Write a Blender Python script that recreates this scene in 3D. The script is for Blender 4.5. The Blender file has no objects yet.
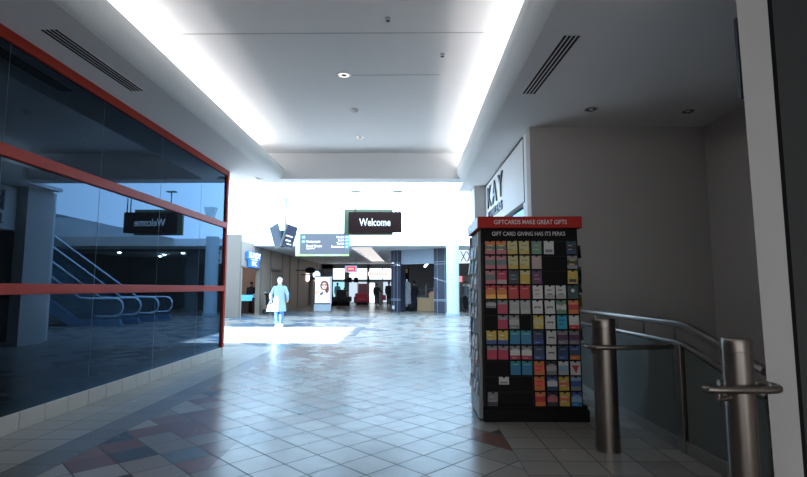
import bpy, bmesh, math, random
from mathutils import Vector, Matrix
random.seed(7)
PI = math.pi
C = bpy.context.scene.collection
SC = bpy.context.scene

# ------------------------------------------------------------------ camera, world, sun, large area lights, exposure
cam_d = bpy.data.cameras.new('camera'); cam = bpy.data.objects.new('camera', cam_d); C.objects.link(cam)
cam.location = (0, 0, 1.3)
cam.rotation_euler = (math.radians(95.65), 0, math.radians(0.63))
cam_d.sensor_width = 36.0; cam_d.lens = 497.5/807*36.0; cam_d.clip_start = .05; cam_d.clip_end = 300
SC.camera = cam
SC.view_settings.view_transform = 'Standard'; SC.view_settings.look = 'None'
SC.view_settings.gamma = 1.0; SC.view_settings.use_curve_mapping = False
SC.view_settings.exposure = 1.0
SC.cycles.sample_clamp_indirect = 8.0
W = bpy.data.worlds.new('world'); SC.world = W; W.use_nodes = True
bg = W.node_tree.nodes['Background']; bg.inputs['Color'].default_value = (.95, .97, 1.0, 1); bg.inputs['Strength'].default_value = .85

def sun_lamp():
    l = bpy.data.lights.new('sun', 'SUN'); l.energy = 120.0; l.angle = math.radians(.6); l.color = (.84, .93, 1.0)
    o = bpy.data.objects.new('sun', l); C.objects.link(o)
    e = math.atan2(3.55, 9.42)
    d = Vector((math.cos(e), 0.0, -math.sin(e)))          # low sun through the windows of the left end
    o.rotation_euler = d.to_track_quat('-Z', 'Y').to_euler(); o.location = (-20, 14, 8)
sun_lamp()

def area(name, loc, size, energy, color, direction):
    l = bpy.data.lights.new(name, 'AREA'); l.shape = 'RECTANGLE'; l.size, l.size_y = size
    l.energy = energy; l.color = color
    o = bpy.data.objects.new(name, l); C.objects.link(o); o.location = loc
    o.rotation_euler = Vector(direction).to_track_quat('-Z', 'Y').to_euler()
    return o
# fluorescent tubes hidden in the two cove troughs of the raised ceiling, shining up
COVE = 31.0
for cx in (-3.06, 1.36):
    o = area('cove_lamp', (cx, 3.6, 3.72), (.10, 13.6), COVE, (1.0, .95, .93), (0, 0, 1))
    o.rotation_euler = (PI, 0, 0)
# area fill added to brighten the far corridor, without fixtures
area('corridor_fill', (-4.6, 33.0, 3.25), (4.0, 14.0), 36.0, (1.0, .93, .88), (0, 0, -1)).rotation_euler = (0, 0, 0)
area('shop_lamp', (2.2, 31.0, 3.2), (4.0, 6.0), 16.0, (1.0, .9, .8), (0, 0, -1)).rotation_euler = (0, 0, 0)

GLOW_E = 3.9        # glow of the added ceiling panels that stand in for daylight
GLOW_C = (.48, .74, 1.0, 1)

# ------------------------------------------------------------------ materials
def mat(name, col, rough=.6, metal=0.0, spec=.5, emit=None, estr=0.0, var=0.0, vscale=6.0, bump=0.0):
    m = bpy.data.materials.new(name); m.use_nodes = True
    nt = m.node_tree; b = nt.nodes['Principled BSDF']
    c4 = (col[0], col[1], col[2], 1)
    b.inputs['Base Color'].default_value = c4
    b.inputs['Roughness'].default_value = rough; b.inputs['Metallic'].default_value = metal
    b.inputs['Specular IOR Level'].default_value = spec
    if emit:
        b.inputs['Emission Color'].default_value = (*emit, 1); b.inputs['Emission Strength'].default_value = estr
    if var > 0 or bump > 0:
        tc = nt.nodes.new('ShaderNodeTexCoord'); nz = nt.nodes.new('ShaderNodeTexNoise')
        nz.inputs['Scale'].default_value = vscale; nz.inputs['Detail'].default_value = 4
        nt.links.new(tc.outputs['Object'], nz.inputs['Vector'])
        if var > 0:
            mx = nt.nodes.new('ShaderNodeMix'); mx.data_type = 'RGBA'
            mx.inputs[6].default_value = tuple(max(0, c*(1-var)) for c in col)+(1,)
            mx.inputs[7].default_value = tuple(min(1, c*(1+var)) for c in col)+(1,)
            nt.links.new(nz.outputs['Fac'], mx.inputs[0]); nt.links.new(mx.outputs[2], b.inputs['Base Color'])
        if bump > 0:
            bp = nt.nodes.new('ShaderNodeBump'); bp.inputs['Strength'].default_value = bump; bp.inputs['Distance'].default_value = .01
            nt.links.new(nz.outputs['Fac'], bp.inputs['Height']); nt.links.new(bp.outputs['Normal'], b.inputs['Normal'])
    return m
_mc = {}
def flat(col, rough=.45):
    k = (tuple(round(c, 3) for c in col), rough)
    if k not in _mc: _mc[k] = mat('print_%d' % len(_mc), col, rough, var=.04, vscale=20)
    return _mc[k]
def emis(name, col, s):
    return mat(name, (.02, .02, .02), .5, emit=col, estr=s)

M = {}
M['plaster'] = mat('ceiling_plaster', (.86, .87, .88), .85, var=.02, vscale=3, bump=.05)
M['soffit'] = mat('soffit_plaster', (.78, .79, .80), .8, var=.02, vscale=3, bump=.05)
M['lip'] = mat('lip_plaster', (.80, .83, .83), .7, var=.02, vscale=3)
M['wall'] = mat('wall_paint', (.50, .475, .45), .8, var=.03, vscale=1.5, bump=.04)
M['white'] = mat('white_paint', (.80, .80, .80), .6, var=.02, vscale=2)
M['tan'] = mat('tan_wall', (.29, .225, .175), .7, var=.05, vscale=2)
M['tan_dark'] = mat('tan_trim', (.16, .14, .125), .7, var=.05, vscale=2)
M['pink_wall'] = mat('peach_wall', (.62, .47, .40), .7, var=.05, vscale=2)
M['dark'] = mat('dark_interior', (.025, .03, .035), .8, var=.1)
M['dark_grey'] = mat('dark_grey_paint', (.09, .095, .10), .6, var=.1)
M['red'] = mat('red_frame', (.40, .032, .015), .5, spec=.2, var=.05, vscale=5)
M['black'] = mat('black_plastic', (.006, .006, .007), .6, spec=.12, var=.1, vscale=8)
M['blackmetal'] = mat('black_metal', (.010, .010, .011), .5, 0, spec=.2, var=.1)
M['seam'] = mat('silicone_joint', (.10, .13, .15), .5, var=.1)
M['vent'] = mat('vent_slot', (.01, .01, .01), .8, var=.1)
M['chrome'] = mat('chrome_trim', (.75, .76, .78), .15, 1.0, var=.03)
M['steel'] = None
M['bluewhite'] = mat('off_white_metal', (.72, .73, .74), .4, var=.03)
M['signbrown'] = mat('brown_sign_face', (.034, .017, .016), .6, spec=.08, var=.1)
M['olive'] = mat('olive_metal', (.16, .20, .12), .45, .2, var=.08)
M['sign_white'] = mat('white_letter', (.85, .85, .85), .5, emit=(1, 1, 1), estr=.25, var=.02)
M['letter_dark'] = mat('dark_letter', (.03, .035, .05), .4, var=.1)
M['letter_white'] = mat('printed_white', (.60, .60, .59), .5, var=.02)
M['letter_grey'] = mat('printed_grey', (.36, .37, .38), .5, var=.02)
M['slate'] = mat('slate_blue_panel', (.17, .19, .24), .5, var=.06)
M['navy'] = mat('navy_panel', (.02, .025, .045), .4, var=.1)
M['greyblue'] = mat('grey_blue_panel', (.30, .35, .42), .5, var=.06)
M['wood'] = mat('tan_wood', (.42, .24, .11), .5, var=.2, vscale=9)
M['brown'] = mat('brown_laminate', (.07, .04, .03), .45, var=.15)
M['skin'] = mat('skin', (.55, .34, .26), .55, var=.05)
M['hair_dark'] = mat('dark_hair', (.015, .012, .012), .6, var=.2, vscale=30)
M['hair_white'] = mat('white_hair', (.45, .47, .49), .7, var=.05, vscale=30)
M['coat'] = mat('pale_blue_cloth', (.17, .245, .30), .8, var=.05, vscale=12, bump=.2)
M['trousers_blue'] = mat('blue_cloth', (.05, .16, .42), .8, var=.08, vscale=12, bump=.2)
M['cloth_dark'] = mat('dark_cloth', (.018, .018, .024), .85, var=.15, vscale=12, bump=.2)
M['cloth_navy'] = mat('navy_cloth', (.03, .035, .06), .85, var=.15, vscale=12, bump=.2)
M['cloth_blue'] = mat('sky_blue_cloth', (.20, .45, .60), .85, var=.1, vscale=12)
M['cloth_grey'] = mat('grey_cloth', (.20, .21, .24), .85, var=.1, vscale=12)
M['red_cloth'] = mat('crimson_cloth', (.35, .03, .06), .7, var=.1, vscale=12)
M['shoe_white'] = mat('white_shoe', (.8, .8, .8), .5, var=.03)
M['rubber'] = mat('black_rubber', (.012, .012, .012), .7, var=.1)
M['eye'] = mat('eye_dark', (.01, .01, .01), .3, var=.1)
M['lipcol'] = mat('lips', (.40, .10, .09), .5, var=.1)

def N(nt, t, **kw):
    n = nt.nodes.new(t)
    for k, v in kw.items(): setattr(n, k, v)
    return n
def math_node(nt, op, a, b=None, c=None):
    n = N(nt, 'ShaderNodeMath', operation=op)
    for i, v in enumerate((a, b, c)):
        if v is None: continue
        if isinstance(v, (int, float)): n.inputs[i].default_value = v
        else: nt.links.new(v, n.inputs[i])
    return n.outputs[0]
def mixc(nt, fac, a, b):
    n = N(nt, 'ShaderNodeMix', data_type='RGBA')
    for i, v in ((0, fac), (6, a), (7, b)):
        if isinstance(v, (int, float)): n.inputs[i].default_value = v
        elif isinstance(v, tuple): n.inputs[i].default_value = v if len(v) == 4 else (*v, 1)
        else: nt.links.new(v, n.inputs[i])
    return n.outputs[2]

def steel_mat():
    m = bpy.data.materials.new('brushed_steel'); m.use_nodes = True; nt = m.node_tree; b = nt.nodes['Principled BSDF']
    b.inputs['Metallic'].default_value = 1.0; b.inputs['Base Color'].default_value = (.23, .20, .178, 1)
    tc = N(nt, 'ShaderNodeTexCoord'); mp = N(nt, 'ShaderNodeMapping'); mp.inputs['Scale'].default_value = (6, 6, 220)
    nz = N(nt, 'ShaderNodeTexNoise'); nz.inputs['Scale'].default_value = 2
    nt.links.new(tc.outputs['Object'], mp.inputs['Vector']); nt.links.new(mp.outputs['Vector'], nz.inputs['Vector'])
    r = math_node(nt, 'MULTIPLY_ADD', nz.outputs['Fac'], .16, .24); nt.links.new(r, b.inputs['Roughness'])
    return m
M['steel'] = steel_mat()

def floor_mat():
    m = bpy.data.materials.new('mall_floor_tiles'); m.use_nodes = True; nt = m.node_tree; b = nt.nodes['Principled BSDF']
    tc = N(nt, 'ShaderNodeTexCoord'); sp = N(nt, 'ShaderNodeSeparateXYZ'); nt.links.new(tc.outputs['Object'], sp.inputs[0])
    X, Y = sp.outputs[0], sp.outputs[1]
    def grid(a, bb, sa, sb, seed):
        a = math_node(nt, 'DIVIDE', a, sa); bb = math_node(nt, 'DIVIDE', bb, sb)
        ia, ib = math_node(nt, 'FLOOR', a), math_node(nt, 'FLOOR', bb)
        fa, fb = math_node(nt, 'FRACT', a), math_node(nt, 'FRACT', bb)
        def edge(fr, s):
            e = math_node(nt, 'MINIMUM', fr, math_node(nt, 'SUBTRACT', 1.0, fr)); return math_node(nt, 'MULTIPLY', e, s)
        d = math_node(nt, 'MINIMUM', edge(fa, sa), edge(fb, sb))
        gr = math_node(nt, 'LESS_THAN', d, .0046)
        cb = N(nt, 'ShaderNodeCombineXYZ'); nt.links.new(ia, cb.inputs[0]); nt.links.new(ib, cb.inputs[1]); cb.inputs[2].default_value = seed
        wn = N(nt, 'ShaderNodeTexWhiteNoise', noise_dimensions='3D'); nt.links.new(cb.outputs[0], wn.inputs['Vector'])
        return ia, ib, gr, wn.outputs['Value'], cb.outputs[0]
    r2 = 1/math.sqrt(2)
    u = math_node(nt, 'SUBTRACT', math_node(nt, 'MULTIPLY', math_node(nt, 'ADD', X, Y), r2), 2.929)
    v = math_node(nt, 'SUBTRACT', math_node(nt, 'MULTIPLY', math_node(nt, 'SUBTRACT', Y, X), r2), 2.769)
    iu, iv, gD, rD, cD = grid(u, v, .293, .293, 3.0)
    xs = math_node(nt, 'SUBTRACT', X, .83); ys = math_node(nt, 'SUBTRACT', Y, 4.20)
    _, _, gA, rA, _ = grid(xs, ys, .293, .293, 9.0)
    xl = math_node(nt, 'ADD', X, 3.5)
    _, _, gL, rL, _ = grid(math_node(nt, 'ADD', X, 2.88), math_node(nt, 'ADD', Y, .1), .36, .30, 5.0)
    _, _, gB, rB, _ = grid(math_node(nt, 'ADD', X, 2.88), math_node(nt, 'ADD', Y, .1), .30, .30, 6.0)
    def ramp(val, stops):
        r = N(nt, 'ShaderNodeValToRGB'); r.color_ramp.interpolation = 'CONSTANT'
        els = r.color_ramp.elements
        while len(els) < len(stops): els.new(.5)
        for e, (p, c) in zip(els, stops): e.position = p; e.color = (*c, 1)
        nt.links.new(val, r.inputs[0]); return r.outputs[0]
    base = ramp(rD, [(0, (.215, .198, .18)), (.26, (.265, .245, .222)), (.50, (.235, .215, .195)), (.70, (.185, .155, .14)), (.84, (.165, .155, .148)), (.91, (.095, .125, .145)), (.955, (.17, .105, .085))])
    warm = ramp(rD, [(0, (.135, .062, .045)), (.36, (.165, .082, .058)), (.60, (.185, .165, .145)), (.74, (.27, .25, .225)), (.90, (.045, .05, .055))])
    # clusters of terracotta tiles: along the left border and in drifts across the hall
    nz = N(nt, 'ShaderNodeTexNoise'); nz.inputs['Scale'].default_value = .17; nz.inputs['Detail'].default_value = 1
    nt.links.new(cD, nz.inputs['Vector'])
    side = math_node(nt, 'MULTIPLY', math_node(nt, 'LESS_THAN', X, -1.45), .16)
    side2 = math_node(nt, 'MULTIPLY', math_node(nt, 'GREATER_THAN', X, .42), .06)
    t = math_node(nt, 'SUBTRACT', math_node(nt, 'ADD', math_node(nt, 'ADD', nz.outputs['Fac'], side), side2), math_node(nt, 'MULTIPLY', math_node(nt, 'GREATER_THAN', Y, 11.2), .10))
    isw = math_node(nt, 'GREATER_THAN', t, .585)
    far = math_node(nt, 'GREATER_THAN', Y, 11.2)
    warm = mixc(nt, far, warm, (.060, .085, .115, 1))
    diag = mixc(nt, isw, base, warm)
    gro = (.045, .042, .040, 1)
    diag = mixc(nt, gD, diag, gro)
    right = mixc(nt, gA, ramp(rA, [(0, (0.224, 0.211, 0.188)), (.4, (0.244, 0.228, 0.205)), (.7, (0.205, 0.191, 0.172)), (.85, (0.175, 0.165, 0.155))]), gro)
    left = mixc(nt, gL, ramp(rL, [(0, (0.271, 0.261, 0.238)), (.4, (0.290, 0.277, 0.254)), (.7, (0.251, 0.241, 0.218))]), gro)
    border = mixc(nt, gB, ramp(rB, [(0, (0.125, 0.129, 0.125)), (.5, (0.142, 0.142, 0.139))]), gro)
    near = math_node(nt, 'LESS_THAN', Y, 11.2)
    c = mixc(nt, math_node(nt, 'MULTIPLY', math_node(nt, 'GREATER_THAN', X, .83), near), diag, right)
    c = mixc(nt, math_node(nt, 'MULTIPLY', math_node(nt, 'LESS_THAN', X, -2.58), near), c, border)
    c = mixc(nt, math_node(nt, 'MULTIPLY', math_node(nt, 'LESS_THAN', X, -2.88), near), c, left)
    # worn, slightly mottled glaze
    n2 = N(nt, 'ShaderNodeTexNoise'); n2.inputs['Scale'].default_value = 9; n2.inputs['Detail'].default_value = 5
    nt.links.new(tc.outputs['Object'], n2.inputs['Vector'])
    c = mixc(nt, math_node(nt, 'MULTIPLY', n2.outputs['Fac'], .18), c, (.20, .19, .175, 1))
    nt.links.new(c, b.inputs['Base Color'])
    rg = math_node(nt, 'MULTIPLY_ADD', n2.outputs['Fac'], .16, .16)
    anyg = math_node(nt, 'MAXIMUM', gD, gA)
    def mixf(f, a, bb): 
        return math_node(nt, 'ADD', math_node(nt, 'MULTIPLY', f, bb), math_node(nt, 'MULTIPLY', math_node(nt, 'SUBTRACT', 1.0, f), a))
    g = mixf(math_node(nt, 'MULTIPLY', math_node(nt, 'GREATER_THAN', X, .83), near), gD, gA)
    g = mixf(math_node(nt, 'MULTIPLY', math_node(nt, 'LESS_THAN', X, -2.58), near), g, gB)
    g = mixf(math_node(nt, 'MULTIPLY', math_node(nt, 'LESS_THAN', X, -2.88), near), g, gL)
    nt.links.new(math_node(nt, 'MULTIPLY_ADD', g, .4, rg), b.inputs['Roughness'])
    nt.links.new(math_node(nt, 'MULTIPLY_ADD', g, -.07, .095), b.inputs['Specular IOR Level'])
    return m
M['floor'] = floor_mat()

def glass_mat(name, tint, trans, base, rough, gl=(1, 1, 1), ior=1.5):
    """sheet glass: part clear tint, part body colour, with a fresnel reflection on top"""
    m = bpy.data.materials.new(name); m.use_nodes = True; nt = m.node_tree; nt.nodes.clear()
    out = N(nt, 'ShaderNodeOutputMaterial'); tr = N(nt, 'ShaderNodeBsdfTransparent'); df = N(nt, 'ShaderNodeBsdfDiffuse'); gs = N(nt, 'ShaderNodeBsdfGlossy')
    tr.inputs[0].default_value = (*tint, 1); df.inputs[0].default_value = (*base, 1); gs.inputs['Color'].default_value = (*gl, 1); gs.inputs['Roughness'].default_value = rough
    m1 = N(nt, 'ShaderNodeMixShader'); m1.inputs[0].default_value = trans
    nt.links.new(df.outputs[0], m1.inputs[1]); nt.links.new(tr.outputs[0], m1.inputs[2])
    fr = N(nt, 'ShaderNodeFresnel'); fr.inputs['IOR'].default_value = ior
    m2 = N(nt, 'ShaderNodeMixShader'); nt.links.new(fr.outputs[0], m2.inputs[0]); nt.links.new(m1.outputs[0], m2.inputs[1]); nt.links.new(gs.outputs[0], m2.inputs[2])
    nt.links.new(m2.outputs[0], out.inputs[0]); return m
M['shopglass'] = glass_mat('dark_shop_glass', (.35, .42, .48), .25, (.012, .016, .018), .012, (.40, .60, .86), 1.60)
M['railglass'] = glass_mat('green_rail_glass', (.45, .56, .53), .28, (.155, .172, .165), .06, (.7, .8, .82), 1.10)
M['clearglass'] = glass_mat('clear_glass', (.80, .88, .9), .9, (.2, .25, .27), .02, (.9, .97, 1.0), 1.45)

def glow_panel_mat():
    m = bpy.data.materials.new('ceiling_glow'); m.use_nodes = True; nt = m.node_tree; nt.nodes.clear()
    out = N(nt, 'ShaderNodeOutputMaterial'); em = N(nt, 'ShaderNodeEmission'); em.inputs[0].default_value = GLOW_C; em.inputs[1].default_value = GLOW_E  # plain emission for the added ceiling panels, no light passes through
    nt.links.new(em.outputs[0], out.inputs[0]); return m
M['glow_panel'] = glow_panel_mat()

# ------------------------------------------------------------------ mesh helpers
class MB:
    def __init__(s): s.bm = bmesh.new(); s.mats = []
    def _mi(s, m):
        if m is None: return 0
        if m not in s.mats: s.mats.append(m)
        return s.mats.index(m)
    def faces(s, vs, fs, m=None, mtx=None):
        mi = s._mi(m); bv = [s.bm.verts.new(mtx @ Vector(v) if mtx else v) for v in vs]
        for f in fs:
            try: fc = s.bm.faces.new([bv[i] for i in f]); fc.material_index = mi
            except ValueError: pass
        return s
    def box(s, lo, hi, m=None, mtx=None):
        x0, y0, z0 = lo; x1, y1, z1 = hi
        return s.faces([(x0,y0,z0),(x1,y0,z0),(x1,y1,z0),(x0,y1,z0),(x0,y0,z1),(x1,y0,z1),(x1,y1,z1),(x0,y1,z1)],
                       [(0,3,2,1),(4,5,6,7),(0,1,5,4),(1,2,6,5),(2,3,7,6),(3,0,4,7)], m, mtx)
    def prism(s, poly, a, b, axis='y', m=None, mtx=None):
        """polygon (2-D) extruded from a to b along an axis"""
        def p(q, h):
            return {'y': (q[0], h, q[1]), 'x': (h, q[0], q[1]), 'z': (q[0], q[1], h)}[axis]
        n = len(poly); vs = [p(q, a) for q in poly]+[p(q, b) for q in poly]
        fs = [tuple(range(n)), tuple(range(2*n-1, n-1, -1))]+[(i, (i+1) % n, n+(i+1) % n, n+i) for i in range(n)]
        return s.faces(vs, fs, m, mtx)
    def lathe(s, prof, loc=(0,0,0), seg=24, m=None, mtx=None):
        vs = []; fs = []
        for r, z in prof:
            for k in range(seg):
                a = 2*PI*k/seg; vs.append((loc[0]+r*math.cos(a), loc[1]+r*math.sin(a), loc[2]+z))
        for i in range(len(prof)-1):
            for k in range(seg):
                k2 = (k+1) % seg; fs.append((i*seg+k, i*seg+k2, (i+1)*seg+k2, (i+1)*seg+k))
        fs.append(tuple(range(seg-1, -1, -1))); fs.append(tuple((len(prof)-1)*seg+k for k in range(seg)))
        return s.faces(vs, fs, m, mtx)
    def tube(s, pts, r, seg=10, m=None, closed=False, mtx=None):
        pts = [Vector(p) for p in pts]; n = len(pts); vs = []; fs = []
        rs = r if isinstance(r, (list, tuple)) else [r]*n
        prev = None
        for i in range(n):
            a = pts[(i-1) % n] if (closed or i > 0) else pts[i]; b = pts[(i+1) % n] if (closed or i < n-1) else pts[i]
            t = (b-a).normalized()
            if prev is None:
                up = Vector((0,0,1)) if abs(t.z) < .9 else Vector((1,0,0)); nx = t.cross(up).normalized()
            else: nx = (prev-t*prev.dot(t)).normalized()
            prev = nx; ny = t.cross(nx)
            for k in range(seg):
                an = 2*PI*k/seg; vs.append(pts[i]+(nx*math.cos(an)+ny*math.sin(an))*rs[i])
        L = n if closed else n-1
        for i in range(L):
            for k in range(seg):
                k2 = (k+1) % seg; j = (i+1) % n
                fs.append((i*seg+k, i*seg+k2, j*seg+k2, j*seg+k))
        if not closed: fs.append(tuple(range(seg-1, -1, -1))); fs.append(tuple((n-1)*seg+k for k in range(seg)))
        return s.faces(vs, fs, m, mtx)
    def ball(s, c, r, seg=14, rings=9, m=None, mtx=None):
        rx, ry, rz = r if isinstance(r, (tuple, list)) else (r, r, r)
        vs = [(c[0], c[1], c[2]-rz)]; fs = []
        for i in range(1, rings):
            th = -PI/2+PI*i/rings
            for k in range(seg):
                a = 2*PI*k/seg; vs.append((c[0]+rx*math.cos(th)*math.cos(a), c[1]+ry*math.cos(th)*math.sin(a), c[2]+rz*math.sin(th)))
        vs.append((c[0], c[1], c[2]+rz)); T = len(vs)-1
        for k in range(seg):
            k2 = (k+1) % seg; fs.append((0, 1+k2, 1+k)); fs.append((T, T-seg+k, T-seg+k2))
            for i in range(rings-2): fs.append((1+i*seg+k, 1+i*seg+k2, 1+(i+1)*seg+k2, 1+(i+1)*seg+k))
        return s.faces(vs, fs, m, mtx)
    def build(s, name, m=None, parent=None, smooth=False, bevel=0.0, loc=None):
        bmesh.ops.recalc_face_normals(s.bm, faces=s.bm.faces[:])
        me = bpy.data.meshes.new(name); s.bm.to_mesh(me); s.bm.free()
        for mm in (s.mats if s.mats else [m]): me.materials.append(mm)
        o = bpy.data.objects.new(name, me); C.objects.link(o)
        if parent: o.parent = parent
        if loc: o.location = loc
        if smooth:
            for p in me.polygons: p.use_smooth = True
            if smooth == 'auto':
                me.set_sharp_from_angle(angle=math.radians(40))
        if bevel > 0:
            bv = o.modifiers.new('bevel', 'BEVEL'); bv.width = bevel; bv.segments = 2; bv.limit_method = 'ANGLE'
        return o
def tag(o, label, cat, group=None, kind=None):
    o['label'] = label; o['category'] = cat
    if group: o['group'] = group
    if kind: o['kind'] = kind
    return o
def thing(name, label, cat, loc=(0,0,0), rz=0.0, group=None):
    o = bpy.data.objects.new(name, None); C.objects.link(o); o.location = loc; o.rotation_euler = (0,0,rz); o.empty_display_size = .1
    return tag(o, label, cat, group)
def struct(o, label=None):
    o['kind'] = 'structure'
    if label: o['label'] = label
    return o
def copy_tree(o, parent=None):
    c = o.copy(); C.objects.link(c)
    if parent: c.parent = parent
    for ch in list(o.children): copy_tree(ch, c)
    return c
def text(name, body, size, m, parent=None, loc=(0,0,0), rot=(PI/2,0,0), depth=.004, align='CENTER', sx=1.0, spacing=1.0, bold=0.0):
    cu = bpy.data.curves.new(name, 'FONT'); cu.body = body; cu.size = size; cu.extrude = depth; cu.align_x = align; cu.align_y = 'CENTER'
    cu.space_character = spacing; cu.offset = bold; cu.resolution_u = 3
    t = bpy.data.objects.new(name+'_curve', cu); C.objects.link(t)
    bpy.context.view_layer.update(); dg = bpy.context.evaluated_depsgraph_get()
    me = bpy.data.meshes.new_from_object(t.evaluated_get(dg)); bpy.data.objects.remove(t); bpy.data.curves.remove(cu)
    me.name = name; me.materials.clear(); me.materials.append(m)
    o = bpy.data.objects.new(name, me); C.objects.link(o); o.location = loc; o.rotation_euler = rot; o.scale = (sx, 1, 1)
    if parent: o.parent = parent
    return o

# ------------------------------------------------------------------ setting: floor, walls, ceilings
fl = MB()
fl.box((-14, -5, -.2), (2.20, 45, 0)).box((2.20, 4.10, -.2), (12, 45, 0))
struct(fl.build('floor', M['floor']), 'diagonal ceramic mall floor with terracotta and slate tiles')
# stairwell beside the rail
st = MB(); st.prism([(4.10, 0), (-5, -2.3), (-5, -2.5), (4.10, -.2)], 2.2, 4.23, 'x')
struct(st.build('floor', M['tan_dark']), 'ramp going down behind the glass rail')
# shop box behind the dark glass
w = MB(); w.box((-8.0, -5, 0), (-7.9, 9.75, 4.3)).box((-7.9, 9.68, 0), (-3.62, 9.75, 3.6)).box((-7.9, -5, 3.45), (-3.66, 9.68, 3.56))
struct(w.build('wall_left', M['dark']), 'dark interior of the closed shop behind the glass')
bl = MB()
y = -4.9
while y < 9.66:
    bl.box((-3.61, y+.004, 0), (-3.585+.006, min(y+.326, 9.70), .163)); y += .33
bl.box((-3.66, -4.9, 0), (-3.592, 9.70, .160))
struct(bl.build('baseboard_left', mat('cream_base_tile', (.46, .44, .40), .4, var=.06, vscale=2), bevel=.004), 'row of cream upright base tiles under the shop glass')
# roof deck, raised ceiling, soffits
c = MB(); c.box((-3.35, -5, 4.2), (1.62, 10.62, 4.3)).box((-3.35, -5, 3.64), (-3.28, 10.6, 4.2)).box((1.56, -5, 3.64), (1.62, 10.6, 4.2))
struct(c.build('ceiling', M['plaster']), 'raised white ceiling tray washed by cove light')
c = MB(); c.prism([(-8, -5), (-2.86, -5), (-2.86, 10.6), (-3.59, 9.75), (-8, 9.75)], 3.6, 3.68, 'z')
struct(c.build('ceiling', M['soffit']), 'grey soffit above the red framed shop glass')
c = MB(); c.box((1.19, -5, 3.6), (5.2, 11.8, 3.68))
struct(c.build('ceiling', M['soffit']), 'grey soffit above the stair rail and card rack')
def lip(x0, sgn, label, n):
    prof = [(0, 3.602), (.055, 3.615), (.10, 3.65), (.135, 3.70), (.152, 3.76), (.152, 3.83), (.145, 3.872), (.125, 3.872), (.11, 3.83), (.10, 3.76), (.075, 3.71), (.03, 3.68), (-.02, 3.675), (-.02, 3.602)]
    m = MB(); m.prism([(x0+sgn*p[0]*1.05, p[1]) for p in prof], -5, 10.6, 'y')
    o = m.build('trim_%d' % n, M['lip'], smooth='auto'); struct(o, label)
lip(-2.86, 1, 'curved plaster cove lip on the left of the raised ceiling', 1)
lip(1.19, -1, 'curved plaster cove lip on the right of the raised ceiling', 2)
c = MB(); c.box((-3.3, 10.5, 3.63), (1.6, 10.9, 4.3))
struct(c.build('wall_back', M['soffit']), 'grey bulkhead closing the raised ceiling')
j = MB(); j.box((-2.6, 5.42, 4.196), (.85, 5.432, 4.2002)).box((-1.0, 6.55, 4.196), (.42, 6.562, 4.2002))
struct(j.build('trim_3', mat('joint_grey', (.5, .51, .52), .8, var=.03)), 'thin joint lines across the raised ceiling')

# storefront glazing on the left
win = bpy.data.objects.new('window_1', None); C.objects.link(win); struct(win, 'dark reflective shop glass wall in a red frame')
g = MB()
for z0, z1 in ((.163, 1.24), (1.335, 2.46), (2.57, 3.51)): g.box((-3.62, -4.9, z0), (-3.60, 9.62, z1))
struct(g.build('pane', M['shopglass'], win))
f = MB()
f.box((-3.65, -4.9, 3.505), (-3.565, 9.70, 3.62)).box((-3.65, -4.9, 2.46), (-3.565, 9.63, 2.57)).box((-3.65, -4.9, 1.237), (-3.565, 9.63, 1.338)).box((-3.65, 9.61, .163), (-3.565, 9.70, 3.55))
struct(f.build('frame', M['red'], win, bevel=.006))
s_ = MB()
for yy in (-1.3, .1, 1.5, 2.9, 4.27, 5.67, 7.07, 8.47):
    s_.box((-3.5995, yy-.002, .165), (-3.5985, yy+.002, 3.50))
struct(s_.build('glass_joint', M['seam'], win))

# right side: jewellery shop front, stair recess
w = MB(); w.box((1.735, 6.99, 0), (4.4, 7.22, 3.6))
struct(w.build('wall_right', M['wall']), 'plain taupe wall behind the stair rail')
w = MB(); w.box((4.23, -5, -2.6), (4.4, 7.0, 3.6))
struct(w.build('wall_right', M['wall']), 'taupe side wall of the stair recess')
w = MB(); w.box((1.74, 7.22, 2.58), (1.9, 11.8, 3.6)).box((1.86, 7.22, 0), (1.92, 11.8, 2.58)).box((1.74, 7.22, 0), (1.92, 7.50, 2.58))
struct(w.build('wall_right', M['white']), 'white sign fascia of the jewellery shop')
t3 = MB(); t3.box((1.724, 7.40, 3.57), (1.741, 11.75, 3.582)).box((1.732, 7.40, 2.58), (1.741, 7.412, 3.58)).box((1.732, 7.40, 2.58), (1.741, 11.75, 2.592))
struct(t3.build('trim_4', M['blackmetal']), 'thin dark line around the white sign fascia')
wn = bpy.data.objects.new('window_2', None); C.objects.link(wn); struct(wn, 'glass shop front under the white sign fascia')
g = MB(); g.box((1.80, 7.50, .1), (1.815, 11.8, 2.56)); struct(g.build('pane', M['shopglass'], wn))
w = MB(); w.box((1.48, 11.1, 0), (1.732, 11.88, 3.597)).box((1.732, 11.8, 0), (2.4, 12.3, 3.67)).box((1.48, 11.81, 3.5), (1.75, 11.88, 3.67)); struct(w.build('wall_right', M['wall']), 'grey corner pier at the end of the jewellery shop')
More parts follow.
